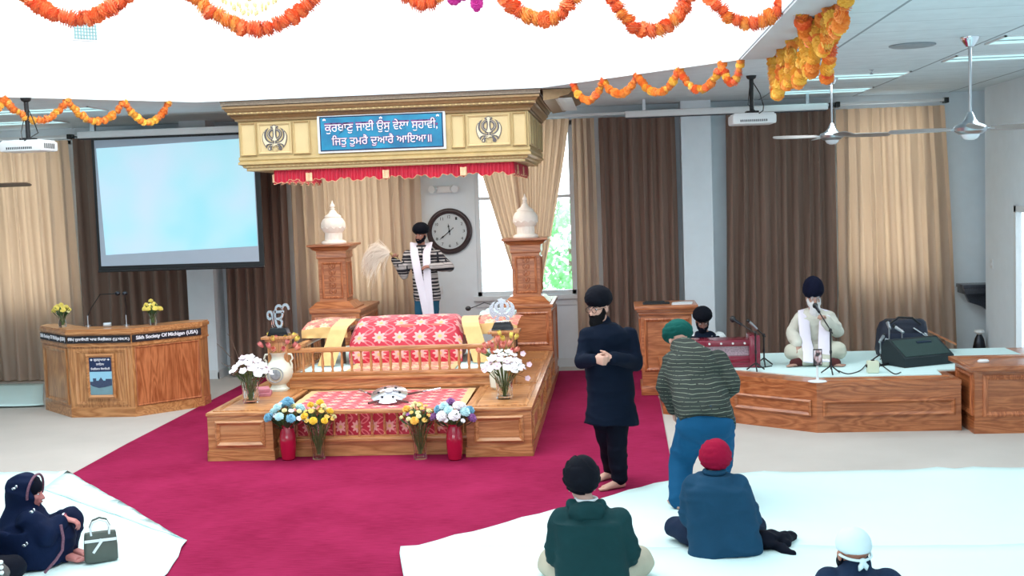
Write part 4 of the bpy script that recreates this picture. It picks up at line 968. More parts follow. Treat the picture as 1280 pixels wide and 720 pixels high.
def bouquet(t, c, z0, z1, spread, items, seed, leaves=14, depth=None, stemz=None):
    """c = (x, y); blossoms in a dome between z0 and z1, stems gathered at stemz"""
    rnd = random.Random(seed); sp_ = spread; placed = []
    sm = MB(); lf = MB(); base = V((c[0], c[1], stemz if stemz is not None else z0 - .1))
    for kind, col, n, size in items:
        for _ in range(n):
            best = None
            for _t in range(14):
                a = rnd.uniform(0, 2 * PI); r = math.sqrt(rnd.random()) * sp_; h = z0 + (z1 - z0) * (1 - (r / sp_) ** 2 * .75) * rnd.uniform(.7, 1.0)
                p = V((c[0] + r * math.cos(a), c[1] + r * math.sin(a) * .85, h)); dmin = min([(p - q).length for q in placed] + [9])
                if best is None or dmin > best[0]: best = (dmin, p)
            p = best[1]; placed.append(p); d = (p - V((c[0], c[1], z0 - .12))).normalized() + V((0, -.35, .1))
            blossom(kind, col, p, size * rnd.uniform(.85, 1.12), d, t)
            sm.tube([base + V((rnd.uniform(-.015, .015), rnd.uniform(-.015, .015), 0)), (base + p) / 2 + V((0, 0, .03)), p], .003, 4)
    sm.build('stems', M['stem'], t)
    for k in range(leaves):
        a = rnd.uniform(0, 2 * PI); r = sp_ * rnd.uniform(.4, 1.05); p = V((c[0] + r * math.cos(a), c[1] + r * math.sin(a) * .85, z0 + rnd.uniform(-.06, .4) * (z1 - z0))); q = V((c[0], c[1], z0 - .08))
        u = (p - q).normalized(); v = u.cross(Z3).normalized(); s = rnd.uniform(.05, .09)
        lf.add([p - u * s, p + v * s * .3, p + u * s * .8 + Z3 * .01, p - v * s * .3], [(0, 1, 2, 3)])
    if leaves: o = lf.build('leaves', M['leaf'], t, smooth=None)
M['redvase'] = plain('crimson_ceramic', hexc(176, 22, 58), .12, var=.05, coat=.5)
M['porcelain'] = plain('porcelain', hexc(228, 232, 216), .2, var=.03, coat=.4)
M['water_glass'] = NB('cut_glass').set(.03, 0, trans=1.0, ior=1.25); M['water_glass'].node_tree.nodes['Principled BSDF'].inputs['Base Color'].default_value = (.95, .98, .98, 1)
def red_vase(px, lab, items, seed):
    p = gr(px, 574.5, 0.0125); c = (p.x, p.y); t = thing('red_vase', lab, 'vase', (p.x, p.y, .0125))
    MB().lathe((p.x, p.y, .0125), [(.052, 0), (.066, .01), (.078, .10), (.082, .18), (.076, .26), (.058, .32), (.052, .335), (.058, .35), (.05, .35), (.045, .33)], 28).build('vase_body', M['redvase'], t)
    bouquet(t, c, .37, .60, .19, items, seed, 48, stemz=.30)
red_vase(361, 'tall crimson vase of blue and white flowers next to the folded pink cloth corner', [('pom', 'blue', 6, .055), ('pom', 'paleblue', 7, .05), ('daisy', 'white', 8, .028), ('pom', 'cream', 3, .03)], 1)
red_vase(569, 'tall crimson vase of violet, white and blue flowers', [('pom', 'violet', 5, .052), ('pom', 'white', 5, .055), ('pom', 'paleblue', 5, .055), ('pom', 'blue', 3, .05), ('daisy', 'white', 4, .026)], 2)
def clear_vase(px, lab, items, seed):
    p = gr(px, 574, 0.0125); p.y += .02; c = (p.x, p.y); t = thing('glass_vase', lab, 'vase', (p.x, p.y, .0125))
    MB().lathe((p.x, p.y, .0125), [(.058, 0), (.062, .01), (.058, .06), (.068, .18), (.09, .36), (.084, .36), (.062, .18), (.050, .06), (.045, .02)], 24, mod=lambda j, n, z: 1 + .03 * math.cos(j * PI)).build('vase_body', M['water_glass'], t)
    bouquet(t, c, .37, .57, .17, items, seed, 40, stemz=.06)
clear_vase(398, 'clear glass vase of bright yellow flowers beside the blue bouquet', [('pom', 'yellow', 8, .042), ('daisy', 'gold', 7, .03), ('pom', 'cream', 7, .028), ('daisy', 'softyellow', 5, .03)], 3)
clear_vase(525, 'clear glass vase of small yellow and cream flowers beside the violet bouquet', [('pom', 'amber', 5, .04), ('daisy', 'gold', 8, .028), ('pom', 'cream', 11, .026), ('daisy', 'violet', 3, .024)], 4)
def cut_vase(px, py, lab, seed, cols):
    p = gr(px, py, AT + .0125); z = AT + .0125; t = thing('cut_glass_vase', lab, 'vase', (p.x, p.y, z))
    MB().lathe((p.x, p.y, z), [(.075, 0), (.08, .01), (.078, .05), (.082, .09), (.078, .13), (.085, .18), (.092, .22), (.084, .22), (.070, .12), (.066, .03)], 36, mod=lambda j, n, zz: 1 + .045 * (1 if j % 3 else -1)).build('vase_body', M['water_glass'], t)
    bouquet(t, (p.x, p.y), z + .26, z + .50, .20, cols, seed, 8, stemz=z + .03); return t, p, z
t, p, z = cut_vase(314, 503, 'cut glass vase of white silk blossoms with bare twigs', 5, [('orchid', 'white', 26, .05), ('orchid', 'blush', 6, .045)])
mb = MB()
for dx, dz in ((-.34, .62), (-.30, .42), (.28, .55), (-.22, .72)): mb.tube([(p.x, p.y, z + .1), (p.x + dx * .4, p.y, z + .4), (p.x + dx * .8, p.y, z + dz * .92), (p.x + dx, p.y + .02, z + dz)], [.005, .004, .003, .002], 5)
mb.build('bare_twigs', M['twig'], t)
t, p, z = cut_vase(631, 498, 'cut glass vase of pale blossoms below the pink tulips', 6, [('orchid', 'white', 24, .048), ('orchid', 'blush', 12, .045)])
mb = MB()
for dx, dz in ((.26, .34), (.24, .20), (.2, .45)): mb.tube([(p.x, p.y, z + .1), (p.x + dx * .4, p.y, z + .25), (p.x + dx, p.y + .02, z + dz)], [.005, .004, .002], 5)
tw = mb.build('bare_twigs', M['twig'], t)
for dx, dz in ((.26, .34), (.24, .20), (.2, .45)): blossom('orchid', 'blush', (p.x + dx, p.y, z + dz), .03, (0, -1, .4), t)
# porcelain urn with tulips
p = gr(350, 489, AT); z = AT + .0125; t = thing('porcelain_vase', 'white porcelain vase with painted medallion, handles and tulips', 'vase', (p.x, p.y, z))
MB().lathe((p.x, p.y, z), [(.11, 0), (.115, .02), (.09, .05), (.085, .07)], 28).build('foot', M['porcelain'], t)
MB().lathe((p.x, p.y, z), [(.07, .06), (.10, .08), (.142, .13), (.155, .19), (.148, .25), (.115, .30), (.082, .335), (.072, .365), (.078, .395), (.098, .42), (.088, .42), (.06, .37)], 36).build('vase_body', M['porcelain'], t)
for s in (-1, 1): MB().tube([(p.x + s * .09, p.y, z + .40), (p.x + s * .145, p.y, z + .395), (p.x + s * .16, p.y, z + .35), (p.x + s * .135, p.y, z + .32), (p.x + s * .15, p.y, z + .28), (p.x + s * .145, p.y, z + .24)], .012, 8).build('handle', M['porcelain'], t)
bl = plain('painted_medallion', hexc(150, 160, 166), .3, var=.3, scale=40)
MB().tube([(p.x + .085 * math.cos(a * PI / 12), p.y - .168 + .02 * abs(math.cos(a * PI / 12)), z + .19 + .08 * math.sin(a * PI / 12)) for a in range(24)], .006, 6, True).ell((p.x, p.y - .146, z + .19), .06, .012, .06, 14).build('medallion', bl, t)
bouquet(t, (p.x, p.y), z + .42, z + .56, .20, [('tulip', 'pink', 8, .042), ('tulip', 'salmon', 4, .04)], 8, 0, stemz=z + .36)
bouquet(t, (p.x, p.y + .1), z + .51, z + .62, .17, [('tulip', 'softyellow', 7, .038)], 9, 10, stemz=z + .36)
# tulip vase at the other side, standing behind the cut glass
p = gr(630, 480, AT + .0125); z = AT + .0125; t = thing('tulip_vase', 'vase of salmon and yellow tulips under the crossed swords emblem', 'vase', (p.x, p.y, z))
p = V((p.x - .02, 12.68, z)); t.location = (p.x, p.y, z)
MB().lathe((p.x, p.y, z), [(.06, 0), (.09, .03), (.10, .15), (.07, .26), (.06, .3), (.07, .32), (.06, .32)], 24).build('vase_body', M['porcelain'], t)
bouquet(t, (p.x, p.y), z + .36, z + .52, .19, [('tulip', 'salmon', 10, .042), ('tulip', 'pink', 5, .04)], 10, 12, stemz=z + .3)
bouquet(t, (p.x + .1, p.y + .05), z + .5, z + .62, .10, [('tulip', 'softyellow', 4, .036)], 11, 0, stemz=z + .35)
# folded pink cloth
p = gr(300, 492, AT + .0125)
single(MB().obox(V((-3.86, 12.62, AT + .03)), V((.96, .2, 0)), V((-.2, .96, 0)), Z3, .14, .13, .018, .015).obox(V((-3.86, 12.62, AT + .07)), V((.93, .34, 0)), V((-.34, .93, 0)), Z3, .12, .11, .022, .015), 'folded_cloth', plain('dusty_pink_cloth', hexc(196, 124, 136), .8, var=.15, scale=9), 'folded dusty pink cloth behind the white silk blossoms', 'cloth')
# emblems on the corner posts
M['silver'] = plain('polished_silver', hexc(214, 220, 230), .16, .9, var=.05)
def emblem(x, body, w, h, label, name):
    t = thing(name, label, 'emblem', (x, UY + .09, 1.0875)); z = 1.0875
    MB().rings([[V((x + a * q, UY + .09 + b_ * q * .6, z + zz)) for a, b_ in ((-1, -1), (1, -1), (1, 1), (-1, 1))] for q, zz in ((.115, 0), (.115, .015), (.085, .085), (.07, .09))]).build('plinth', M['blackgloss'], t)
    text('symbol', body, .3, (x, UY + .09, z + .085 + h / 2), X3, Z3, M['silver'], t, extrude=.012, width=w, height=h, offset=.004)
emblem(UX0 - .10, '\u0a74', .26, .27, 'silver Ek Onkar emblem on a black plinth, on the altar corner', 'ek_onkar_emblem')
emblem(UX1 + .10, '\u262c', .28, .26, 'silver Khanda emblem of crossed swords on a black plinth', 'khanda_emblem')
# steel plate and two swords on the sloping cloth
pl = gr(487, 499, .49)
t = thing('steel_shield', 'round ornamental steel shield lying on the red brocade', 'shield', (pl.x, pl.y, .475))
Rt = Matrix.Rotation(.35, 3, 'X')
mb = MB(); rs = []
for r, zz in ((.185, 0), (.19, .012), (.16, .02), (.12, .032), (.06, .045), (.01, .05)): rs.append([V((pl.x, pl.y, .53)) + Rt @ V((r * math.cos(2 * PI * j / 36) * (1 + .02 * math.cos(j * PI)), r * math.sin(2 * PI * j / 36), zz)) for j in range(36)])
mb.rings(rs).build('disc', M['silver'], t)
mb = MB()
for k in range(6):
    a = k * PI / 3; mb.ell(V((pl.x, pl.y, .53)) + Rt @ V((.11 * math.cos(a), .11 * math.sin(a), .036)), .016, .016, .01, 8)
mb.build('boss_studs', M['darkmetal'], t)
MB().ell(V((pl.x, pl.y, .53)) + Rt @ V((0, 0, .05)), .04, .04, .02, 12).build('centre_boss', M['white'], t)
def sword(a, b_, lab):
    t = thing('curved_sword', lab, 'sword', tuple(a)); a = V(a); b_ = V(b_); d = b_ - a; side = V((-d.y, d.x, 0)).normalized()
    pts = [a + d * k / 10 + side * .05 * math.sin(PI * k / 10) + Z3 * .012 for k in range(11)]
    MB().tube(pts[:9], [.012] * 8 + [.004], 6).build('scabbard', plain('dark_scabbard', hexc(96, 62, 60), .4), t)
    MB().tube([pts[8], pts[9], pts[10]], [.010, .012, .014], 8).ell(pts[8], .022, .03, .012, 8).build('hilt', M['silver'], t)
sword((-2.12, 11.95, .485), (-2.78, 12.72, .50), 'curved sword crossing the shield, hilt toward the Ek Onkar emblem')
sword((-2.52, 11.93, .485), (-1.90, 12.70, .50), 'curved sword crossing the shield, hilt toward the tulip vase')
# small things behind the throne cover: microphone and cloth bundle
t = thing('gooseneck_microphone', 'black gooseneck microphone bending over the draped throne', 'microphone', (-1.72, 14.55, 1.14))
MB().tube([(-1.42, 14.6, 1.12), (-1.48, 14.6, 1.22), (-1.60, 14.58, 1.26), (-1.70, 14.55, 1.22), (-1.77, 14.5, 1.2)], .006, 6).build('neck', M['black'], t); MB().ell((-1.79, 14.5, 1.2), .035, .03, .03, 12).build('foam_head', M['black'], t)
single(MB().box(-1.62, -1.2, 14.22, 14.5, 1.12, 1.16, .02).box(-1.55, -1.25, 14.25, 14.45, 1.16, 1.19, .02), 'white_cloth', M['sheet'], 'folded white cloth on the draped side table by the window', 'cloth')

# lectern flower vases and microphones
def small_vase(px, lab, seed):
    p = gr(px, 403 if px < 150 else 402, LZ + .03); p = at(px, 403, 14.62); z = LZ + .03; t = thing('flower_vase', lab, 'vase', (p.x, p.y, z))
    MB().lathe((p.x, p.y, z), [(.04, 0), (.045, .008), (.05, .04), (.038, .10), (.05, .15), (.044, .15), (.03, .10)], 20).build('vase_body', M['water_glass'], t)
    bouquet(t, (p.x, p.y), z + .16, z + .30, .10, [('pom', 'softyellow', 11, .036), ('daisy', 'cream', 3, .024)], seed, 14, stemz=z + .03)
small_vase(78, 'small glass vase of yellow flowers at the lectern end near the wall', 21)
small_vase(191, 'small glass vase of yellow flowers on the lectern by the projection screen', 22)
def gooseneck(x, y, hx, hy, hz, lab):
    t = thing('gooseneck_microphone', lab, 'microphone', (x, y, LZ + .03)); z = LZ + .03
    MB().cyl((x, y, z), (x, y, z + .02), .035, n=16).cyl((x, y, z), (x, y, z + .14), .008, n=8).build('base', M['metal'], t)
    MB().tube([(x, y, z + .13), (x + (hx - x) * .12, y, z + .24), (x + (hx - x) * .45, (y + hy) / 2, hz - .01), (hx, hy, hz)], .006, 6).build('neck', M['black'], t)
    MB().ell((hx, hy, hz), .035, .028, .028, 12).build('mesh_head', M['darkmetal'], t)
a = at(110, 403, 14.6); h = at(147, 367, 14.45); gooseneck(a.x, 14.6, h.x, 14.45, h.z, 'lectern microphone on the long curved neck')
a = at(158, 402, 14.55); h = at(156, 367, 14.4); gooseneck(a.x, 14.55, h.x, 14.4, h.z, 'lectern microphone on the straighter upright neck')
a = at(134, 403, 14.5); single(MB().obox(V((a.x, 14.5, LZ + .06)), V((.94, .34, 0)), V((-.34, .94, 0)), Z3, .05, .03, .028, .02), 'desk_clock', M['metal'], 'small silver desk device between the lectern microphones', 'desk device')

# ================================================================ MARIGOLD GARLANDS
def garland(label, pts, sag, size, cols, seed, per=.085, group=None, n_max=99):
    """blossoms strung on a cord that dips by sag between successive anchor points"""
    rnd = random.Random(seed); path = []
    for i, (a, b_) in enumerate(zip(pts[:-1], pts[1:])):
        a, b_ = V(a), V(b_); s = sag[i] if isinstance(sag, (list, tuple)) else sag
        for k in range(24): u = k / 24; path.append(a + (b_ - a) * u - Z3 * s * 4 * u * (1 - u))
    path.append(V(pts[-1]))
    L = [0]
    for q in range(1, len(path)): L.append(L[-1] + (path[q] - path[q - 1]).length)
    n = min(n_max, int(L[-1] / per)); c = path[0]
    t = thing('marigold_garland', label, 'garland', tuple(c), group=group)
    MB().tube(path, .004, 4).build('cord', M['stem'], t)
    j = 0
    for k in range(n + 1):
        d = L[-1] * k / n
        while j < len(L) - 2 and L[j + 1] < d: j += 1
        f = (d - L[j]) / max(1e-6, L[j + 1] - L[j]); p = path[j].lerp(path[j + 1], f); tg = (path[j + 1] - path[j]).normalized()
        col = cols[rnd.randrange(len(cols))]
        dd = tg
        blossom('marigold', col, p + V((rnd.uniform(-.006, .006),) * 3), size * rnd.uniform(.9, 1.1), dd + V((rnd.uniform(-.8, .8), rnd.uniform(-.8, .8), rnd.uniform(-.8, .8))), t)
O1, O2 = ['orange', 'orange', 'deep', 'amber'], ['orange', 'deep', 'deep']
zc = CEIL - .012
def ceilpt(px, py): return gr(px, py, zc)
# along the far rim, beyond the canopy on either side
fa = [(-6.90, 12.49), (-6.33, 13.06), (-5.78, 13.61), (-5.30, 14.09)]
rim = lambda px: None
def onrim(px, off=0.0):               # the rim point seen at picture column px
    best = None
    for i in (0, 6, 7):
        a, b_ = V((*_o[i], zc)), V((*_o[(i + 1) % 8], zc))
        for k in range(201):
            q = a.lerp(b_, k / 200); d = q - CPOS; w = d.dot(CW); x = 640 + FPX * d.dot(CR) / w
            if best is None or abs(x - px) < best[0]: best = (abs(x - px), q)
    q = best[1]; o = (V((-2.9, 10.2, zc)) - q).normalized() * -.03; return V((q.x + o.x, q.y + o.y, zc))
GR1 = 'marigold garlands looped along the rim of the ceiling recess'
lx = [-62, 8, 85, 155, 211]
for i, nm in enumerate(('first loop of far rim garland, over the projector', 'loop of far rim garland beside the hanging projector pole', 'middle loop of far rim garland between projector and screen', 'loop of far rim garland ending near the canopy corner')):
    garland(nm, [onrim(lx[i]), onrim(lx[i + 1])], .235, .046, ['orange', 'amber', 'orange'], 30 + i, per=.046, group=GR1)
rx = [715, 752, 795, 846, 899, 947]
for i, nm in enumerate(('short orange garland loop starting at the canopy corner', 'orange garland loop second from the canopy corner', 'middle loop of orange garland between canopy and side rim', 'wide orange garland loop before the retracted screen case', 'orange garland loop ending above the projector pole')):
    a, b_ = onrim(rx[i]), onrim(rx[i + 1]); garland(nm, [a, b_], [.20, .17, .21, .23, .21][i], .046, ['orange', 'orange', 'amber', 'deep'], 40 + i, per=.044, group=GR1)
# large loops strung across the opening, closest to the viewer
def strung(px0, px1, py0, Y, sagpx, label, seed, py1=None, Y1=None, cols=None, size=.062):
    a = at(px0, py0, Y); b_ = at(px1, py1 if py1 is not None else py0, Y1 or Y); garland(label, [a, b_], sagpx * Y / FPX, size, cols or O2, seed, per=.062, group='large marigold loops strung across the ceiling recess')
strung(14, 172, -22, 8.3, 46, 'large orange garland loop over the recess air grille', 50)
strung(222, 412, -28, 8.3, 64, 'widest orange garland loop, beneath the chandelier', 51)
strung(486, 566, -34, 8.6, 38, 'orange garland loop barely dipping into view beside the pink blossom', 52)
strung(612, 736, -32, 8.6, 56, 'deep orange garland loop beside the hanging pink blossom', 53)
strung(750, 874, -32, 8.8, 70, 'deep orange garland loop, deepest of those before the white recess', 54)
strung(876, 996, -22, 9.2, 50, 'orange garland loop crossing the corner of the white recess', 55)
t = thing('pink_tassel', 'small magenta flower tassel hanging between the orange garlands', 'tassel', tuple(at(596, -12, 8.6)))
FM['magenta'] = plain('petal_magenta', hexc(206, 40, 150), .6, var=.25, scale=40)
p = at(596, -14, 8.6); MB().tube([p + V((0, 0, .1)), p - V((0, 0, .12))], .004, 4).build('cord', M['stem'], t)
for dx, py, s in ((0, -4, .05), (0, 5, .045), (-.16, -3, .05), (-.10, -8, .05), (.0, 11, .025)):
    q = at(596, py, 8.6) + V((dx, 0, 0)); blossom('marigold', 'magenta', q, s, (0, -1, .3), t)
# the side rim: short overlapping loops seen end on
GR3 = 'marigold garlands bunched along the side rim'
ys = [12.05, 11.35, 10.7, 10.05, 9.45, 8.9, 8.3]
for i in range(6):
    garland(['side rim garland loop nearest the far corner', 'side rim garland loop beside the far corner loop', 'third side rim garland loop from the far corner', 'side rim garland loop lowest in the thick bunch', 'side rim garland loop on the outer edge of the bunch', 'side rim garland loop just leaving the view'][i],
            [(1.57, ys[i], zc), (1.57, ys[i + 1], zc)], [.40, .36, .40, .38, .28, .2][i], .056, ['amber', 'orange', 'amber'], 60 + i, per=.056, group=GR3)
garland('orange garland hanging from the recess corner to the bunched side garlands', [tuple(at(996, -14, 9.0)), tuple(at(1012, 52, 9.6)), tuple(at(1040, -6, 9.0))], [.03, .03], .062, O1, 70, per=.06)
garland('orange garland strand falling from the side rim beside the ceiling tiles', [(1.62, 8.9, zc), (1.66, 9.3, 3.62), (1.66, 9.6, 3.35)], [.02, .02], .056, O1, 71, per=.056)

# ================================================================ THINGS ON THE STAGE
SZT = SZ + .0125
M['harm'] = plain('maroon_lacquer', hexc(126, 26, 52), .2, var=.15, coat=.4)
hx0 = at(858, 440, 13.75).x; hx1 = at(946, 440, 13.75).x
t = thing('harmonium', 'maroon harmonium before the musician in the black vest', 'harmonium', ((hx0 + hx1) / 2, 13.75, SZT))
z = SZT
MB().box(hx0, hx1, 13.62, 13.95, z, z + .06, .01).box(hx0, hx1, 13.62, 13.95, z + .06, z + .13, .008).build('base_box', M['harm'], t)
MB().box(hx0, hx1, 13.62, 13.95, z + .24, z + .31, .01).box(hx0, hx0 + .05, 13.62, 13.95, z + .12, z + .25).box(hx1 - .05, hx1, 13.62, 13.95, z + .12, z + .25).box(hx0 + .05, hx1 - .05, 13.72, 13.95, z + .13, z + .24).build('bellows_case', M['harm'], t)
MB().box(hx0 + .05, hx1 - .05, 13.70, 13.715, z + .13, z + .24).build('fretwork_panel', plain('pearl_fretwork', hexc(200, 176, 188), .3, .3, var=.5, scale=60), t)
mb = MB()
for k in range(24): mb.box(hx0 + .08 + k * .027, hx0 + .102 + k * .027, 13.96, 14.06, z + .20, z + .215)
mb.build('keyboard', M['white'], t)
for k in range(5): MB().cyl((hx0 + .12 + k * .13, 13.63, z + .275), (hx0 + .12 + k * .13, 13.60, z + .275), .012, n=10).build('stop_knob', M['white'], t)
MB().box(hx1 - .10, hx1 + .02, 13.58, 13.9, z, z + .36, .01).build('end_panel', M['harm'], t)
single(MB().box(.72, 1.02, 13.25, 13.5, .1, .2, .01), 'x', M['harm'], 'x', 'x').name = 'zz'
bpy.data.objects.remove(bpy.data.objects['zz'])
def micstand(bx, by, hpt, label, boom=None, base_z=SZT, head=.03, pole=None):
    pole = pole or M['black']
    t = thing('microphone_stand', label, 'microphone stand', (bx, by, base_z)); h = V(hpt); e = V((bx, by, base_z + .0)); top = V((bx, by, 0)) + Z3 * (boom if boom else h.z - .05)
    mb = MB()
    for k in range(3):
        a = k * 2 * PI / 3 + .5; MB().tube([e + Z3 * .09, e + V((math.cos(a) * .11, math.sin(a) * .11, .008))], .008, 6).build('leg', M['black'], t)
    MB().cyl(e + Z3 * .05, top, .009, n=8).ell(top, .018, .018, .022, 8).ell(e.lerp(top, .5), .014, .014, .03, 8).build('pole', pole, t)
    d = (h - top)
    MB().cyl(top - d * .12, h - d.normalized() * .09, .007, n=8).build('boom_arm', M['black'], t)
    mi = MB().tube([h - d.normalized() * .14, h - d.normalized() * .02], [.014, .02], 10).build('microphone', M['metal'] if head < .03 else M['darkmetal'], t)
    MB().ell(h, head, head, head * 1.1, 14).build('mesh_head', M['black'], mi)
micstand(at(1040, 470, 12.95).x, 13.0, at(1019, 382, 13.45), 'microphone stand reaching up to the singer beard', 1.0)
micstand(at(945, 462, 13.35).x, 13.35, at(916, 399, 13.6), 'microphone stand over the harmonium, its foam head highest', .95, head=.035)
micstand(at(955, 462, 13.75).x, 13.72, at(935, 401, 13.7), 'silver tipped microphone stand beside the harmonium end', .88, head=.02)
# phone on a little stand
p = gr(1022, 477, SZ); t = thing('phone_stand', 'white desk stand holding a phone at the stage edge', 'phone stand', (p.x, p.y, SZ + .001)); z = SZ + .001
MB().lathe((p.x, p.y, z), [(.09, 0), (.09, .006), (.06, .012), (.015, .02), (.012, .05)], 28, 1.1).cyl((p.x, p.y, z + .02), (p.x, p.y, z + .22), .011, n=12).build('stand', M['white'], t)
t2 = thing('smartphone', 'smartphone with lit screen filming the singer, held on the white stand', 'phone', (p.x, p.y - .02, z + .18))
MB().box(p.x - .045, p.x + .045, p.y - .03, p.y - .02, z + .17, z + .34, .004).build('body', M['blackgloss'], t2)
b = NB('phone_screen'); n1 = b.noise(b.coord('Object', (22, 1, 14)), 1.0, 1); cc_ = b.ramp(n1, [(.42, hexc(40, 36, 44)), (.5, hexc(190, 160, 165)), (.6, hexc(230, 230, 240))]); b.l(cc_, b.b.inputs['Emission Color']); b.b.inputs['Emission Strength'].default_value = .8; b.base((.02, .02, .02, 1))
MB().box(p.x - .038, p.x + .038, p.y - .032, p.y - .0305, z + .182, z + .328).build('screen', b.m, t2)
# mug / adaptor box, cables, small bag, drums of gear
p = gr(1091, 466, SZT); t = thing('white_power_box', 'white box shaped adaptor with black plugs on the stage covering', 'adaptor', (p.x, p.y, SZT))
MB().box(p.x - .06, p.x + .06, p.y - .05, p.y + .05, SZT, SZT + .13, .015).build('case', plain('ivory_plastic', hexc(214, 220, 196), .4, var=.03), t)
for s in (-1, 1): MB().box(p.x + s * .06 - .012, p.x + s * .06 + .012, p.y - .02, p.y + .02, SZT + .06, SZT + .09, .004).build('plug', M['black'], t)
MB().cyl((p.x, p.y, SZT + .13), (p.x, p.y, SZT + .14), .02, n=10).build('cap', M['black'], t)
mm = single(MB().tube([gr(1100, 458, SZT) + Z3 * .012, gr(1120, 455, SZT) + Z3 * .014], [.014, .014], 10).tube([gr(1119, 455, SZT) + Z3 * .016, gr(1125, 454, SZT) + Z3 * .018], [.016, .022], 10), 'handheld_microphone', M['black'], 'black handheld microphone lying beside the white adaptor', 'microphone')
def cable(pts, label, z=SZT, r=.006):
    P_ = [gr(x, y, z) + Z3 * (r + dz) for x, y, dz in pts]
    q = []
    for i in range(len(P_) - 1):
        a0 = P_[max(0, i - 1)]; a1 = P_[i]; a2 = P_[i + 1]; a3 = P_[min(len(P_) - 1, i + 2)]
        for k in range(5):
            t_ = k / 5; q.append(.5 * ((2 * a1) + (a2 - a0) * t_ + (2 * a0 - 5 * a1 + 4 * a2 - a3) * t_ ** 2 + (3 * a1 - a0 - 3 * a2 + a3) * t_ ** 3))
    q.append(P_[-1]); single(MB().tube(q, r, 6), 'cable', M['black'], label, 'cable')
cable([(1048, 464, 0), (1060, 468, 0), (1075, 464, 0), (1084, 458, .03)], 'black cable from the singer stand to the white adaptor')
cable([(1096, 452, 0), (1106, 460, 0), (1118, 468, 0), (1126, 466, 0)], 'black cable trailing past the handheld microphone')
cable([(932, 450, .0), (940, 455, 0), (948, 460, 0), (965, 458, 0)], 'black cable dropping from the harmonium microphones')
# floor monitor wedge
t = thing('monitor_speaker', 'black wedge monitor speaker beside the corner cabinet', 'speaker', (3.4, 13.5, SZT)); z = SZT
u = V((.90, .436, 0)); v = V((-.436, .90, 0)); o_ = V((3.09, 13.30, z))
MB().prism([(0, 0), (.38, 0), (.40, .18), (.32, .28), (.28, .28), (0, .10)], 0, .66, v, Z3, u, o_).build('cabinet', plain('speaker_black', hexc(20, 34, 40), .6, var=.1), t)
sl_ = (v * .28 + Z3 * .18).normalized(); nn_ = u.cross(sl_).normalized()
MB().obox(o_ + u * .33 + v * .14 + Z3 * .19, u, sl_, nn_, .30, .14, .006).build('grille', plain('speaker_grille', hexc(40, 64, 62), .7, var=.2, scale=80), t)
MB().obox(o_ + u * .42 + v * .20 + Z3 * .236, u, sl_, nn_, .10, .015, .008, .004).build('handle', plain('blue_black_handle', hexc(24, 44, 66), .4), t)
# black gear bag
t = thing('gear_bag', 'large black gear bag behind the microphone stands on stage', 'bag', (3.22, 14.3, SZT))
def bagmod(d): return 1 + .05 * noise.noise(d * 3)
mb = MB(); bx0, bx1 = at(1096, 430, 14.4).x, at(1157, 430, 14.4).x; rs = []
for zz, q, sh_ in ((0, .98, 0), (.06, 1.04, 0), (.18, 1.03, .01), (.30, .99, .01), (.38, .90, .02), (.41, .75, .03)):
    rs.append([V(((bx0 + bx1) / 2 + sh_ + (bx1 - bx0) / 2 * q * math.copysign(abs(math.cos(2 * PI * j / 28)) ** .5, math.cos(2 * PI * j / 28)), 14.4 + .17 * q * math.copysign(abs(math.sin(2 * PI * j / 28)) ** .5, math.sin(2 * PI * j / 28)) , SZT + zz + .012 * noise.noise(V((j * .5, zz * 9, 0))))) for j in range(28)])
mb.rings(rs).build('body', plain('navy_black_nylon', hexc(22, 32, 52), .6, var=.2, bump=.3, bscale=20), t, 60)
MB().tube([(bx0 + .1, 14.22, SZT + .38), (bx0 + .2, 14.18, SZT + .46), (bx1 - .2, 14.18, SZT + .45), (bx1 - .1, 14.22, SZT + .37)], .012, 8).build('carry_handle', M['black'], t)
MB().obox(V(((bx0 + bx1) / 2, 14.225, SZT + .16)), X3, Y3, Z3, (bx1 - bx0) * .36, .02, .11, .015).build('front_pocket', plain('navy_pocket', hexc(30, 42, 66), .6), t)
p = at(1138, 409, 14.5); single(MB().box(p.x - .22, p.x + .12, 14.42, 14.6, p.z, p.z + .025, .004), 'maroon_book', M['harm'], 'maroon book resting on the black gear bag', 'book')
p = at(1150, 418, 14.25); single(MB().obox(V((p.x + .02, 14.3, p.z)), V((.8, .2, -.55)).normalized(), Y3, V((.55, 0, .8)).normalized(), .12, .09, .006).obox(V((p.x + .09, 14.25, p.z - .06)), V((.5, .2, -.8)).normalized(), Y3, V((.8, 0, .5)).normalized(), .08, .06, .005), 'paper_sheets', M['trimw'], 'crumpled white papers slipping off the black gear bag', 'papers')
t = thing('slanted_book_rest', 'slanted wooden book rest behind the monitor speaker', 'book rest', (3.72, 14.5, SZT))
MB().obox(V((3.75, 14.6, SZT + .2)), V((.85, -.1, -.45)).normalized(), Y3, V((.45, 0, .85)).normalized(), .22, .15, .012, .004).build('board', M['oak_redx'], t)
for s in (-.1, .12): MB().box(3.7 + s, 3.73 + s, 14.56, 14.64, SZT, SZT + .18 - s * .4).build('leg', M['oak_redx'], t)
t = thing('blue_cup', 'blue plastic tumbler behind the monitor speaker', 'cup', (3.02, 14.05, SZT)); pc = at(1142, 440, 13.95)
t.location = (pc.x, 13.95, SZT); MB().lathe((pc.x, 13.95, SZT), [(.055, 0), (.06, .01), (.07, .22), (.062, .22), (.055, .02)], 20).build('body', plain('blue_plastic', hexc(36, 84, 140), .4), t)
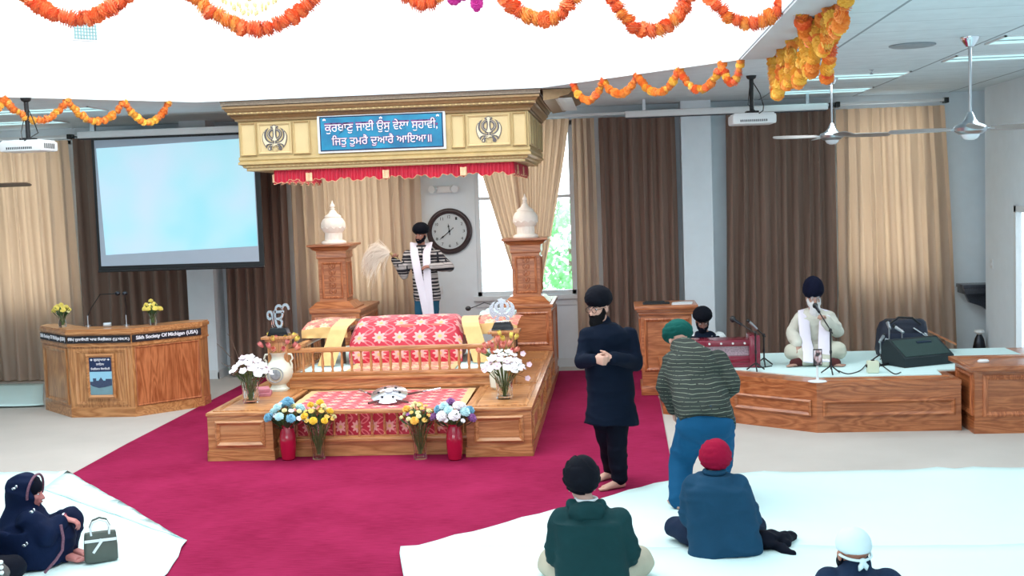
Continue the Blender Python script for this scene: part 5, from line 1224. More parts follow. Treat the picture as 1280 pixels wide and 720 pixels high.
for i, (px, hx_, hy_, nm) in enumerate(((1101, 1105, 419, 'short microphone stand leaning by the gear bag edge'), (1112, 1109, 402, 'microphone stand rising highest before the gear bag'), (1128, 1118, 408, 'microphone stand leaning across the black gear bag'), (1133, 1104, 424, 'low microphone stand beside the monitor speaker'))):
    Yb = 13.82 + .09 * i; b0 = at(px, 455, Yb); micstand(b0.x, Yb, at(hx_, hy_, Yb + .08), nm, None, head=.022, pole=M['metal'])

# ================================================================ PEOPLE
def remesh(mb, voxel, smooth=4, fac=.5):
    me = mb.mesh('shape'); o = bpy.data.objects.new('shape', me); COL.objects.link(o)
    m = o.modifiers.new('r', 'REMESH'); m.mode = 'VOXEL'; m.voxel_size = voxel; m.use_smooth_shade = True
    if smooth: q = o.modifiers.new('s', 'SMOOTH'); q.iterations = smooth; q.factor = fac
    dg = bpy.context.evaluated_depsgraph_get(); me2 = bpy.data.meshes.new_from_object(o.evaluated_get(dg))
    bpy.data.objects.remove(o); bpy.data.meshes.remove(me); return me2
def caps(mb, p0, r0, p1, r1, n=14):
    p0, p1 = V(p0), V(p1); d = p1 - p0
    if d.length < 1e-4: d = V((0, 0, 1e-3)); p1 = p0 + d
    t = d.normalized(); u = t.orthogonal().normalized(); w = t.cross(u); rs = []
    for k in range(5): a = PI / 2 * k / 5; rs.append((p0 - t * r0 * math.cos(a), r0 * math.sin(a) + 1e-4))
    rs += [(p0, r0), (p1, r1)]
    for k in range(1, 6): a = PI / 2 * k / 5; rs.append((p1 + t * r1 * math.sin(a), r1 * math.cos(a) + 1e-4))
    return mb.rings([[c + (u * math.cos(2 * PI * j / n) + w * math.sin(2 * PI * j / n)) * r for j in range(n)] for c, r in rs])
def chain(mb, pts, rs, n=14):
    for i in range(len(pts) - 1): caps(mb, pts[i], rs[i], pts[i + 1], rs[i + 1], n)
    return mb
def loft(mb, rings, n=28, e=.8):
    """rings: (centre, half-width vector, half-depth vector)"""
    R = []
    for c, a, b_ in rings:
        row = []
        for j in range(n):
            t = 2 * PI * j / n; ct, st_ = math.cos(t), math.sin(t)
            row.append(V(c) + V(a) * math.copysign(abs(ct) ** e, ct) + V(b_) * math.copysign(abs(st_) ** e, st_))
        R.append(row)
    return mb.rings(R)
def basis(f, up=Z3):
    f = V(f).normalized(); s = f.cross(V(up)).normalized(); u = s.cross(f).normalized(); return s, f, u     # s = toward the person's right
def RM(s, f, u): return Matrix((s, f, u)).transposed()
def head_solid(mb, c, f, up, k=1.0):
    s, f, u = basis(f, up); R = RM(s, f, u); P = lambda x, y, z: c + (s * x + f * y + u * z) * k
    E = lambda x, y, z, a, b_, h: mb.ell(P(x, y, z), a * k, b_ * k, h * k, 18, R)
    E(0, -.018, .035, .077, .094, .088); E(0, .018, -.03, .064, .070, .082); E(0, .044, -.082, .034, .034, .028)
    E(0, .062, .022, .052, .022, .018); E(.034, .058, -.022, .026, .022, .024); E(-.034, .058, -.022, .026, .022, .024)
    caps(mb, P(0, .080, .012), .010 * k, P(0, .102, -.030), .014 * k, 8); E(.012, .092, -.034, .010, .010, .009); E(-.012, .092, -.034, .010, .010, .009)
    for q in (-1, 1): E(q * .078, -.012, -.008, .010, .022, .034)
    E(0, .082, -.060, .026, .014, .012)
def hand_solid(mb, w, d, n, th, curl=.5, k=1.0, spread=1.0):
    """palm and five fingers; d finger direction, n palm facing, th the thumb's side"""
    d = V(d).normalized(); n = V(n); n = (n - d * n.dot(d)).normalized(); s = n.cross(d).normalized(); s = s if s.dot(V(th)) > 0 else -s
    loft(mb, [(w - d * .01 * k, s * .024 * k, n * .019 * k), (w + d * .03 * k, s * .034 * k, n * .018 * k), (w + d * .085 * k, s * .041 * k, n * .014 * k), (w + d * .095 * k, s * .036 * k, n * .010 * k)], 14)
    for i, (off, L, r) in enumerate(((.031, .070, .0092), (.011, .080, .0096), (-.010, .074, .0092), (-.030, .058, .0082))):
        p = w + (d * .088 + s * off) * k; dd = (d + s * off * 2.2 * spread).normalized(); a = 0; pts = [p - dd * .02 * k, p]
        for j, fr in enumerate((.42, .32, .26)):
            a += curl * (1.0, 1.15, .8)[j] * (1 + .08 * i); p = p + (dd * math.cos(a) + n * math.sin(a)) * L * fr * k; pts.append(p)
        chain(mb, pts, [r * k] * 3 + [r * .92 * k, r * .8 * k], 8)
    p = w + (d * .022 + s * .026) * k; t1 = p + (d * .030 + s * .026 + n * .012) * k; t2 = t1 + (d * .026 + s * .008 + n * .012 * (1 + curl)) * k
    chain(mb, [p, t1, t2], [.013 * k, .0105 * k, .009 * k], 8)
def foot_solid(mb, ank, toe_dir, k=1.0, z=None):
    d = V(toe_dir); d.z = 0; d.normalize(); s = d.cross(Z3); a = V(ank); z = a.z - .075 * k if z is None else z; b_ = V((a.x, a.y, z))
    loft(mb, [(b_ - d * .055 * k + Z3 * .028 * k, s * .022 * k, Z3 * .022 * k), (b_ - d * .03 * k + Z3 * .034 * k, s * .033 * k, Z3 * .034 * k), (b_ + d * .04 * k + Z3 * .036 * k, s * .036 * k, Z3 * .036 * k), (b_ + d * .11 * k + Z3 * .024 * k, s * .044 * k, Z3 * .024 * k), (b_ + d * .155 * k + Z3 * .017 * k, s * .046 * k, Z3 * .017 * k)], 16)
    caps(mb, a, .038 * k, b_ + Z3 * .04 * k, .034 * k)
    for i in range(5):
        o = (-.034 + .017 * i) * k; L = (.055, .052, .048, .042, .036)[i] * k; r = (.013, .010, .0095, .009, .0085)[i] * k
        caps(mb, b_ + d * .14 * k + s * o + Z3 * r, r, b_ + d * (.145 * k + L) + s * o + Z3 * r, r * .9, 8)
class Person:
    def __init__(s, label, base, J, skin=(176, 128, 104), face=None, up=None, k=1.0, girth=1.0, name='person', group=None):
        s.t = thing(name, label, 'person', base, group=group); s.J = {a: V(b_) for a, b_ in J.items()}; s.k = k; s.g = girth
        s.skin = plain('skin_%d' % len(bpy.data.materials), hexc(*skin), .5, var=.06, scale=18); s.face = V(face) if face else V((0, -1, 0)); s.up = V(up) if up else Z3
        J = s.J; s.side = (J['shL'] - J['shR']).normalized(); s.axis = (J['neck'] - J['pel']).normalized(); s.fwd = s.axis.cross(s.side).normalized() * -1
        if s.fwd.dot(s.face) < -.2: s.fwd = -s.fwd
        s.hands = []; s.feet = []; s.bot = .10
    def torso(s, mb, g=0.0, drop=0.0, hem=None, bottom=.10, wide=(.165, .15, .175, .168, .08), top=True):
        J, k, G = s.J, s.k, s.g; hip = (J['hipL'] - J['hipR']).normalized(); a = s.axis; f = s.fwd
        mid = J['pel'].lerp(J['neck'], .45); ch = J['pel'].lerp(J['neck'], .78) if 'chest' not in J else J['chest']
        hw = lambda w, sd: sd * (w * k * G + g)
        dp = lambda w: f * (w * k * G + g)
        dn = V(hem) if hem else -a
        R = []
        if drop: 
            for q in (1.0, .66, .33): R.append((J['pel'] + dn * (bottom + drop * q), hw(wide[0] + .03 * q, hip), dp(.125 + .02 * q)))
        R += [(J['pel'] + dn * bottom, hw(wide[0] * .98, hip), dp(.115)), (J['pel'], hw(wide[0], hip), dp(.125)), (mid, hw(wide[1], (hip + s.side).normalized()), dp(.112)), (ch, hw(wide[2], s.side), dp(.122))]
        if top:
            sh = (J['shL'] + J['shR']) / 2; w = (J['shL'] - J['shR']).length / 2
            R += [(sh + a * .005, s.side * (w * .92), dp(.095)), (sh.lerp(J['neck'], .6), s.side * (w * .52 + g), dp(.075)), (J['neck'], hw(.062, s.side), dp(.060))]
        loft(mb, R)
    def arm(s, mb, q, g=0.0, to=1.0, r=(.056, .046, .041, .030)):
        J, k = s.J, s.k; sh, el, wr = J['sh' + q], J['el' + q], J['wr' + q]; sh = sh - s.axis * .028; r = [x * k + g for x in r]
        e = el.lerp(wr, min(1, to)); chain(mb, [sh, sh.lerp(el, .5), el, el.lerp(wr, .4 * to), e], [r[0], r[1] * 1.04, r[2], r[2] * .98, r[3] + (r[2] - r[3]) * (1 - to)])
    def leg(s, mb, q, g=0.0, to=1.0, r=(.092, .078, .058, .056, .038)):
        J, k = s.J, s.k; h, kn, an = J['hip' + q], J['kn' + q], J['an' + q]; r = [x * k + g for x in r]
        chain(mb, [h, h.lerp(kn, .5), kn, kn.lerp(an, .35), kn.lerp(an, to)], [r[0], r[1], r[2], r[3], r[4]])
    def body(s, voxel=.0062):
        mb = MB(); s.torso(mb, bottom=s.bot); J = s.J
        for q in 'LR':
            s.arm(mb, q); s.leg(mb, q)
        for h in s.hands: hand_solid(mb, *h)
        for f in s.feet: foot_solid(mb, *f)
        caps(mb, J['neck'] - s.axis * .02, .056 * s.k, J['head'] - s.up * .03 * s.k, .052 * s.k); head_solid(mb, J['head'], s.face, s.up, s.k)
        me = remesh(mb, voxel, 4); me.materials.append(s.skin); link('body', me, s.t); return s
    def wear(s, name, mat, fn, voxel=.012, amp=.008, smooth=5, fr=(7, 7, 3), label=None, seed=0, nm=None):
        mb = MB(); fn(mb); me = remesh(mb, voxel, smooth)
        if amp:
            ns = [v.normal.copy() for v in me.vertices]
            for v, n in zip(me.vertices, ns):
                p = v.co; a = noise.noise(V((p.x * fr[0] + seed, p.y * fr[1], p.z * fr[2]))); b_ = 1 - abs(noise.noise(V((p.x * 4 - seed, p.y * 4, p.z * 9)))) * 4
                v.co = p + n * amp * (a * 1.2 + max(-.3, b_) * .75)
        me.materials.append(mat); o = link(name, me, s.t)
        if label: o['label'] = label
        return o
    def hp(s, x, y, z):
        sd, f, u = basis(s.face, s.up); return s.J['head'] + (sd * x + f * y + u * z) * s.k
    def features(s, eyes=True, brow=(24, 20, 20), mouth=True):
        sd, f, u = basis(s.face, s.up); R = RM(sd, f, u); P = s.hp; k = s.k
        for q in (-1, 1):
            if eyes:
                e = MB().ell(P(q * .031, .070, .006), .013 * k, .009 * k, .0065 * k, 12, R).build('eye', M['trimw'], s.t)
                MB().ell(P(q * .031, .0775, .006), .0055 * k, .003 * k, .0055 * k, 8, R).build('iris', M['black'], e)
            MB().tube([P(q * .012, .083, .024), P(q * .032, .084, .031), P(q * .053, .070, .024)], [.003 * k, .0045 * k, .002 * k], 6).build('eyebrow', plain('brow', hexc(*brow), .8), s.t)
        if mouth: MB().ell(P(0, .092, -.058), .021 * k, .007 * k, .006 * k, 10, R).build('mouth', plain('lips', hexc(150, 84, 80), .5), s.t)
    def beard(s, mat, length=.05, full=1.0, stache=True):
        k = s.k; sd, f, u = basis(s.face, s.up); R = RM(sd, f, u)
        def fn(mb):
            E = lambda x, y, z, a, b_, h: mb.ell(s.hp(x, y, z), a * k, b_ * k, h * k, 14, R)
            E(0, .056, -.082 - length * .3, .052 * full, .047, .036 + length * .7)
            for q in (-1, 1): E(q * .046, .030, -.058, .026 * full, .040, .040); E(q * .066, .008, -.030, .014, .024, .034)
            if stache:
                for q in (-1, 1): caps(mb, s.hp(q * .004, .100, -.044), .008 * k, s.hp(q * .034, .088, -.056), .005 * k, 8)
        return s.wear('beard', mat, fn, .006, .004, 2, (40, 40, 14), nm='beard')
    def moustache(s, mat):
        mb = MB()
        for q in (-1, 1): mb.tube([s.hp(0, .104, -.046), s.hp(q * .018, .102, -.050), s.hp(q * .036, .090, -.058)], [.008 * s.k, .008 * s.k, .003 * s.k], 8)
        mb.build('moustache', mat, s.t)
    def turban(s, mat, w=.122, d=.135, h=.115, cz=.085, cy=-.018, tilt=.12, style='wrap', peak=0.0, seed=0, bands=7):
        sd, f, u = basis(s.face, s.up); R = RM(sd, f, u) @ Matrix.Rotation(tilt, 3, 'X'); k = s.k
        def mod(dv):
            x, y, z = dv
            if style == 'wrap':              # bands rising to a point over the forehead, crossing behind
                t = z + .55 * abs(x) * (1 if y > 0 else .35) - .25 * max(0, y)
                saw = (t * bands * .5 + (0 if x > 0 else .5)) % 1.0
                r = 1 + .05 * (saw ** .6 - .5) + .01 * noise.noise(V((x * 4, y * 4, z * 4 + seed)))
            else:                             # smooth ball with a spiralling fold seen from behind
                t = z * .8 + .35 * x + .5 * abs(x) * max(0, -y); saw = (t * bands * .42) % 1.0
                r = 1 + .03 * (saw ** .5 - .5) * 3.6 + .012 * noise.noise(V((x * 3, y * 3, z * 3 + seed)))
            if z < -.2: r *= 1 - .22 * (-z - .2)
            r *= 1 + peak * max(0, z) ** 2
            return r
        mb = MB().ell(s.hp(0, cy, cz), w * k, d * k, h * k, 72, R, mod)
        o = mb.build('turban', mat, s.t, 60); 
        return o, R
    def glasses(s, mat, round_=.022):
        mb = MB(); k = s.k
        for q in (-1, 1):
            mb.tube([s.hp(q * .033 + round_ * 1.1 * math.cos(a * PI / 8), .098, .004 + round_ * math.sin(a * PI / 8)) for a in range(16)], .0022 * k, 5, True)
            mb.tube([s.hp(q * .056, .096, .008), s.hp(q * .078, .04, .010), s.hp(q * .084, -.01, .006)], .002 * k, 5)
        mb.tube([s.hp(-.010, .100, .008), s.hp(0, .103, .011), s.hp(.010, .100, .008)], .002 * k, 5); mb.build('glasses', mat, s.t)
def cloth_(name, c, rough=.8, var=.14, scale=5, **kw): return plain(name, hexc(*c), rough, var=var, scale=scale, bump=.25, bscale=120, spec=.12, **kw)
TB = cloth_('black_turban_cloth', (13, 16, 26)); 
def stripes(name, cA, cB, per, duty=.5, jitter=.35, axis=2, warp=.02, cross=None):
    b = NB(name); tc = b.n('ShaderNodeTexCoord'); sx = b.n('ShaderNodeSeparateXYZ'); b.l(tc.outputs['Object'], sx.inputs[0])
    nz = b.noise(b.coord('Object', (3, 3, 3)), 2, 2); z = b.m_('ADD', sx.outputs[axis], b.m_('MULTIPLY', nz, warp)); q = b.m_('DIVIDE', z, per)
    n1 = b.n('ShaderNodeTexNoise', noise_dimensions='1D'); n1.inputs['Scale'].default_value = .55; b.l(q, n1.inputs['W'])
    f = b.m_('LESS_THAN', b.m_('FRACT', q), b.m_('ADD', b.m_('MULTIPLY', b.m_('SUBTRACT', n1.outputs[0], .5), jitter * 3), duty))
    if cross: f = b.m_('MULTIPLY', f, b.m_('GREATER_THAN', b.noise(b.coord('Object', (cross, cross, 2)), 1.0, 1), .36))
    b.base(b.mix(f, hexc(*cA), hexc(*cB))); b.bump(b.noise(b.coord(), 150, 2), .3, .006); return b.set(.85)

# ---- the man behind the altar with the whisk
Y = 16.6; A_ = lambda x, y, dy=0: at(x, y, Y + dy)
J = dict(pel=A_(534, 375), neck=A_(527, 306), head=A_(526, 294, -.03), shR=A_(510, 317), shL=A_(546, 316), elR=A_(505, 344, -.12), wrR=A_(494, 325, -.28), elL=A_(562, 334, -.03), wrL=A_(540, 333, -.24),
         hipR=A_(527, 383), hipL=A_(541, 383), knR=A_(527, 424, -.02), knL=A_(543, 424, -.02), anR=A_(527, 466), anL=A_(544, 466))
J['hipR'].z = J['hipL'].z = 1.17; J['pel'].z = 1.26
pz = .36                                # he stands on a rear step of the altar
for q in ('knR', 'knL'): J[q].z = pz + .46
for q in ('anR', 'anL'): J[q].z = pz + .08
J['hipR'].z = J['hipL'].z = max(J['hipR'].z, pz + .56)
single(MB().box(-3.2, -2.2, 16.35, 16.95, 0, .36, .01).box(-3.22, -2.18, 16.33, 16.97, .32, .36, .008), 'standing_step', M['oak'], 'oak step behind the altar under the man with the whisk', 'step')
p1 = Person('man in striped sweater and white scarf waving a whisk behind the altar', (J['pel'].x, Y, pz), J, (158, 108, 92), face=(-.35, -.93, -.12), k=.94)
p1.hands = [(J['wrR'], (-.15, -.3, .8), (.2, -1, .1), (1, 0, 0), 1.2, .95), (J['wrL'], (-.95, -.2, 0), (0, .4, -1), (0, 0, 1), .35, .95)]
p1.feet = [(J['anR'], (0, -1, 0)), (J['anL'], (0, -1, 0))]; p1.body(); p1.features(); p1.moustache(TB); p1.beard(TB, .0, .85, False)
sw = stripes('striped_knit', (30, 30, 40), (190, 184, 184), .046, .48, .5, cross=24)
p1.wear('sweater', sw, lambda mb: (p1.torso(mb, .03, bottom=.12), p1.arm(mb, 'R', .024), p1.arm(mb, 'L', .024)), amp=.006)
p1.wear('jeans', cloth_('mid_blue_denim', (52, 104, 136)), lambda mb: (p1.leg(mb, 'R', .014), p1.leg(mb, 'L', .014), caps(mb, J['hipR'] + Z3 * .05, .11, J['hipL'] + Z3 * .05, .11)), amp=.005)
p1.turban(TB, .124, .135, .106, .084)
def scarf(P_, pts_list, w, name='scarf'):
    mb = MB()
    for pts, wv in pts_list:
        pts = [V(p) for p in pts]; rs = []
        for i, p in enumerate(pts):
            t = (pts[min(i + 1, len(pts) - 1)] - pts[max(i - 1, 0)]).normalized(); a = V(wv[i]) if isinstance(wv, list) else V(wv); a = (a - t * a.dot(t)).normalized(); b_ = t.cross(a)
            rs.append([p + a * w * math.cos(q * PI / 6) + b_ * .011 * math.sin(q * PI / 6) * (1 + .3 * math.cos(q * 3)) for q in range(12)])
        mb.rings(rs)
    return mb.build(name, M['scarfw'], P_.t, 60)
M['scarfw'] = plain('white_scarf_cloth', hexc(232, 226, 240), .8, var=.03)
s_, f_ = p1.side, p1.fwd
ch = (J['shR'] + J['shL']) / 2
front = lambda x, y, d=-.20: at(x, y, Y + d)
scarf(p1, [([ch + V((0, .05, .10)), at(517, 304, Y - .02), front(518, 318, -.19), front(523, 345, -.22), front(529, 370, -.24), front(534, 395, -.25)], (1, .2, 0)),
           ([ch + V((0, .05, .10)), at(536, 304, Y - .02), front(533, 318, -.19), front(534, 345, -.23), front(536, 370, -.24), front(538, 395, -.25)], (1, -.2, 0))], .055)
# the whisk: silver handle and long pale hair
wk = thing('hair_whisk', 'pale hair whisk held out by the man in the striped sweater', 'whisk', tuple(J['wrR']))
hp_ = at(491, 319, Y - .33)
MB().tube([hp_ + V((.06, .03, -.06)), hp_, hp_ + V((-.035, -.01, .035))], [.012, .014, .022], 10).build('handle', M['gold'], wk)
b = NB('pale_hair'); b.base(hexc(250, 236, 222)); M['hair'] = b.set(.7, sheen=.3)
rnd = random.Random(4); mb = MB()
for k in range(420):
    a = rnd.gauss(0, .42); L = rnd.uniform(.22, .42); o = hp_ + V((-.03, 0, .03)); d = V((-math.cos(a * .9), rnd.gauss(0, .14), math.sin(a * .9) * .8 + .20)).normalized()
    pts = [o, o + d * L * .33, o + d * L * .66 - Z3 * .03, o + d * L * .9 - Z3 * (.10 + .06 * rnd.random()), o + d * L * 1.0 - Z3 * (.18 + .08 * rnd.random())]
    mb.tube(pts, [.0035, .003, .0026, .002, .0012], 3)
o = mb.build('hair_plume', M['hair'], wk, smooth=None)

# ---- the man in black
Y = 10.2; A_ = lambda x, y, dy=0: at(x, y, Y + dy)
J = dict(pel=A_(763, 486), neck=A_(754, 404), head=A_(748, 385, -.03), shR=A_(735, 416, -.08), shL=A_(785, 416, .06), elR=A_(728, 452, -.14), wrR=A_(743, 449, -.34), elL=A_(795, 454, .02), wrL=A_(764, 447, -.30),
         hipR=A_(752, 496, -.02), hipL=A_(773, 496, .04), knR=A_(760, 546, .12), knL=A_(771, 550, .0), anR=A_(764, 588, .38), anL=A_(774, 602, .02))
J['anR'].z = .10; J['anL'].z = .095
p2 = Person('standing man all in black with clasped hands and black turban on crimson carpet', (J['pel'].x, Y, .012), J, (206, 160, 142), face=(-.62, -.76, -.16), k=1.0)
p2.hands = [(J['wrR'], (.75, -.45, -.1), (.2, .9, 0), (0, 0, 1), .9, 1.0), (J['wrL'], (-.85, -.45, -.05), (.1, .8, .1), (0, 0, 1), .9, 1.0)]
p2.feet = [(J['anR'], (-.75, -.66, 0), 1.0, .013), (J['anL'], (-.86, -.5, 0), 1.0, .013)]; p2.body(.0058); p2.features(brow=(30, 24, 24), mouth=False)
BK = cloth_('black_cotton', (10, 22, 40)); BK2 = cloth_('black_trousers', (11, 16, 30))
def kurta(mb):
    p2.torso(mb, .034, drop=.20, hem=(0, 0, -1), bottom=.10, wide=(.168, .162, .18, .168, .08)); p2.arm(mb, 'R', .022, .93); p2.arm(mb, 'L', .022, .93)
    caps(mb, J['neck'] - Z3 * .03, .075, J['neck'] + Z3 * .012, .066)
p2.wear('long_shirt', BK, kurta, amp=.008, fr=(7, 7, 1.5))
def trou(mb):
    p2.leg(mb, 'R', .024, .97, (.095, .09, .07, .062, .044)); p2.leg(mb, 'L', .024, .97, (.095, .09, .07, .062, .044))
p2.wear('trousers', BK2, trou, amp=.009, fr=(8, 8, 5), seed=3)
p2.beard(cloth_('black_beard', (16, 15, 18)), .075, 1.25); p2.turban(TB, .110, .128, .108, .078, bands=6, tilt=.16, peak=.05); p2.glasses(M['darkmetal'])

# ---- the bowing man
Y = 9.5; A_ = lambda x, y, dy=0: at(x, y, Y + dy)
J = dict(pel=A_(882, 522, .0), neck=A_(856, 432, .50), head=A_(848, 426, .66), shR=A_(896, 448, .34), shL=A_(841, 450, .38), elR=A_(914, 482, .22), wrR=A_(886, 506, .38), elL=A_(831, 484, .30), wrL=A_(842, 512, .30),
         hipR=A_(898, 530, .02), hipL=A_(868, 530, -.02), knR=A_(900, 582, .30), knL=A_(852, 574, .14), anR=A_(892, 616, .22), anL=A_(848, 628, -.05))
J['anL'].z = .085; J['anR'].z = .10; J['chest'] = A_(868, 466, .30)
p3 = Person('man in green turban, checked olive jacket and blue jeans bowing toward the stage', (J['anL'].x, Y, 0), J, (196, 154, 138), face=(-.35, .88, -.75), up=(-.1, .55, .8), k=1.0, girth=1.12)
p3.fwd = -p3.fwd if p3.fwd.y < 0 else p3.fwd
p3.bot = -.02; p3.hands = [(J['wrL'], (.1, .1, -1), (1, 0, 0), (0, 1, 0), .5, .95), (J['wrR'], (-.6, .5, -.6), (0, 0, 1), (0, 1, 0), .5, .95)]
p3.feet = [(J['anL'], (-.2, 1, 0), 1.0, .03), (J['anR'], (.1, 1, 0), 1.0, .03)]; p3.body()
jk = stripes('checked_jacket', (36, 46, 42), (118, 126, 112), .029, .12, .05, warp=.03, cross=55)
def jacket(mb):
    p3.torso(mb, .042, wide=(.165, .165, .185, .168, .08), bottom=.07); p3.arm(mb, 'R', .034, .95); p3.arm(mb, 'L', .034, .95); loft(mb, [(J['pel'] + p3.axis * -.0, p3.side * .205, p3.fwd * .165), (J['pel'] + p3.axis * .1, p3.side * .205, p3.fwd * .17)])
p3.wear('jacket', jk, jacket, amp=.011, seed=5)
JE = cloth_('blue_jeans', (22, 82, 122))
def jeans(mb):
    p3.leg(mb, 'R', .026, .96, (.112, .095, .072, .066, .05)); p3.leg(mb, 'L', .026, .96, (.112, .095, .075, .068, .052))
    caps(mb, J['hipR'] + V((-.02, -.03, .0)), .14, J['hipL'] + V((0, -.03, .0)), .145); loft(mb, [(J['pel'] - Z3 * .02, p3.side * .185, p3.fwd * .145), (J['pel'] + p3.axis * .12, p3.side * .17, p3.fwd * .135)])
p3.wear('jeans', JE, jeans, amp=.009, seed=2)
MB().tube([J['pel'] + p3.axis * .0 + (p3.side * math.cos(a * PI / 14) * .192 + p3.fwd * math.sin(a * PI / 14) * .152) for a in range(28)], .014, 6, True).build('belt', cloth_('navy_belt', (30, 70, 110)), p3.t)
p3.turban(cloth_('green_turban_cloth', (22, 86, 80)), .125, .14, .105, .07, cy=-.015, style='ball', tilt=.1)

# ---- the harmonium player
Y = 14.42; A_ = lambda x, y, dy=0: at(x, y, Y + dy)
J = dict(pel=A_(882, 446), neck=A_(880, 414), head=A_(878, 402, -.06), shR=A_(864, 420), shL=A_(899, 420), elR=A_(858, 440, -.06), wrR=A_(868, 448, -.30), elL=A_(905, 440, -.06), wrL=A_(896, 447, -.30),
         hipR=A_(875, 452), hipL=A_(890, 452), knR=A_(857, 456, -.12), knL=A_(908, 456, -.12), anR=A_(886, 460, -.2), anL=A_(876, 460, -.16))
J['pel'].z = SZT + .14; J['hipR'].z = J['hipL'].z = SZT + .12; J['neck'].z += .0
for q in ('knR', 'knL'): J[q].z = SZT + .10
for q in ('anR', 'anL'): J[q].z = SZT + .05
p4 = Person('musician in black vest and black turban seated behind the maroon harmonium', (J['pel'].x, Y, SZT), J, (132, 92, 80), face=(.05, -.9, -.4), k=.92)
p4.hands = [(J['wrR'], (.2, -1, 0), (0, 0, -1), (1, 0, 0), .35, .9), (J['wrL'], (-.2, -1, 0), (0, 0, -1), (-1, 0, 0), .35, .9)]; p4.body(.007); p4.features()
p4.wear('white_shirt', cloth_('white_shirt_cloth', (222, 230, 232)), lambda mb: (p4.torso(mb, .014), p4.arm(mb, 'R', .028), p4.arm(mb, 'L', .028)), amp=.006)
p4.wear('vest', BK, lambda mb: p4.torso(mb, .034), amp=.004)
p4.wear('trousers', cloth_('grey_trousers', (150, 156, 160)), lambda mb: (p4.leg(mb, 'R', .02), p4.leg(mb, 'L', .02)), amp=.004)
p4.beard(BK2, .05); p4.turban(TB, .126, .13, .115, .088)

# ---- the singer
Y = 13.95; A_ = lambda x, y, dy=0: at(x, y, Y + dy)
J = dict(pel=A_(1018, 438), neck=A_(1017, 386), head=A_(1017, 373, -.04), shR=A_(1001, 396), shL=A_(1035, 395), elR=A_(990, 416, -.04), wrR=A_(997, 430, -.26), elL=A_(1047, 414, -.08), wrL=A_(1032, 402, -.26),
         hipR=A_(1010, 447), hipL=A_(1026, 447), knR=A_(991, 448, -.22), knL=A_(1047, 448, -.22), anR=A_(1034, 452, -.40), anL=A_(1003, 453, -.34))
J['pel'].z = SZT + .17; J['hipR'].z = J['hipL'].z = SZT + .13
for q in ('knR', 'knL'): J[q].z = SZT + .15
for q in ('anR', 'anL'): J[q].z = SZT + .06
p5 = Person('white bearded singer in cream tunic and navy turban sitting cross-legged on stage', (J['pel'].x, Y, SZT), J, (180, 138, 122), face=(.08, -.99, -.05), k=.98)
p5.hands = [(J['wrR'], (.1, -.6, -.6), (0, -.3, -1), (1, 0, 0), .35, .95), (J['wrL'], (-.4, -.4, .8), (-.6, -.6, -.2), (-.5, 0, .4), .8, .95)]
p5.feet = [(J['anR'], (1, -.25, 0), .95, SZT + .004), (J['anL'], (-1, -.25, 0), .95, SZT + .004)]; p5.body(.0065); p5.features(brow=(180, 180, 184))
CR_ = cloth_('cream_tunic', (208, 207, 196))
p5.wear('tunic', CR_, lambda mb: (p5.torso(mb, .034), p5.arm(mb, 'R', .034, .96), p5.arm(mb, 'L', .034, .94), loft(mb, [(J['pel'] + V((0, -.14, -.05)), V((.30, 0, 0)), V((0, .20, .02))), (J['pel'] + V((0, -.06, .06)), V((.21, 0, 0)), V((0, .16, 0)))])), amp=.010)
p5.wear('trousers', cloth_('cream_trousers', (200, 199, 184)), lambda mb: (p5.leg(mb, 'R', .03, .95, (.09, .085, .07, .062, .045)), p5.leg(mb, 'L', .03, .95, (.09, .085, .07, .062, .045))), amp=.008)
p5.wear('foot_shells', cloth_('dark_maroon_cloth', (84, 46, 46)), lambda mb: (caps(mb, J['anR'] + V((-.04, 0, -.0)), .052, J['anR'] + V((.10, -.02, -.015)), .046), caps(mb, J['anL'] + V((.04, 0, 0)), .052, J['anL'] + V((-.10, -.02, -.015)), .046)), .009, .003, 3)  # dark maroon shells over the singer's feet
M['scarfw2'] = M['scarfw']
fr = lambda x, y, d: at(x, y, Y + d)
scarf(p5, [([fr(1017, 386, .08), fr(1004, 390, -.02), fr(1005, 402, -.16), fr(1007, 424, -.21), fr(1011, 440, -.38), fr(1011, 453, -.46)], (1, .1, 0)),
           ([fr(1017, 386, .08), fr(1031, 390, -.02), fr(1031, 402, -.16), fr(1030, 424, -.21), fr(1030, 440, -.36), fr(1030, 452, -.46)], (1, -.1, 0))], .062)
p5.beard(plain('white_beard', hexc(214, 214, 216), .8, var=.1, scale=60), .15, 1.2); p5.turban(cloth_('navy_turban_cloth', (14, 18, 40)), .120, .138, .142, .10, tilt=.06, bands=9, peak=.12); p5.glasses(M['metal'], .018)

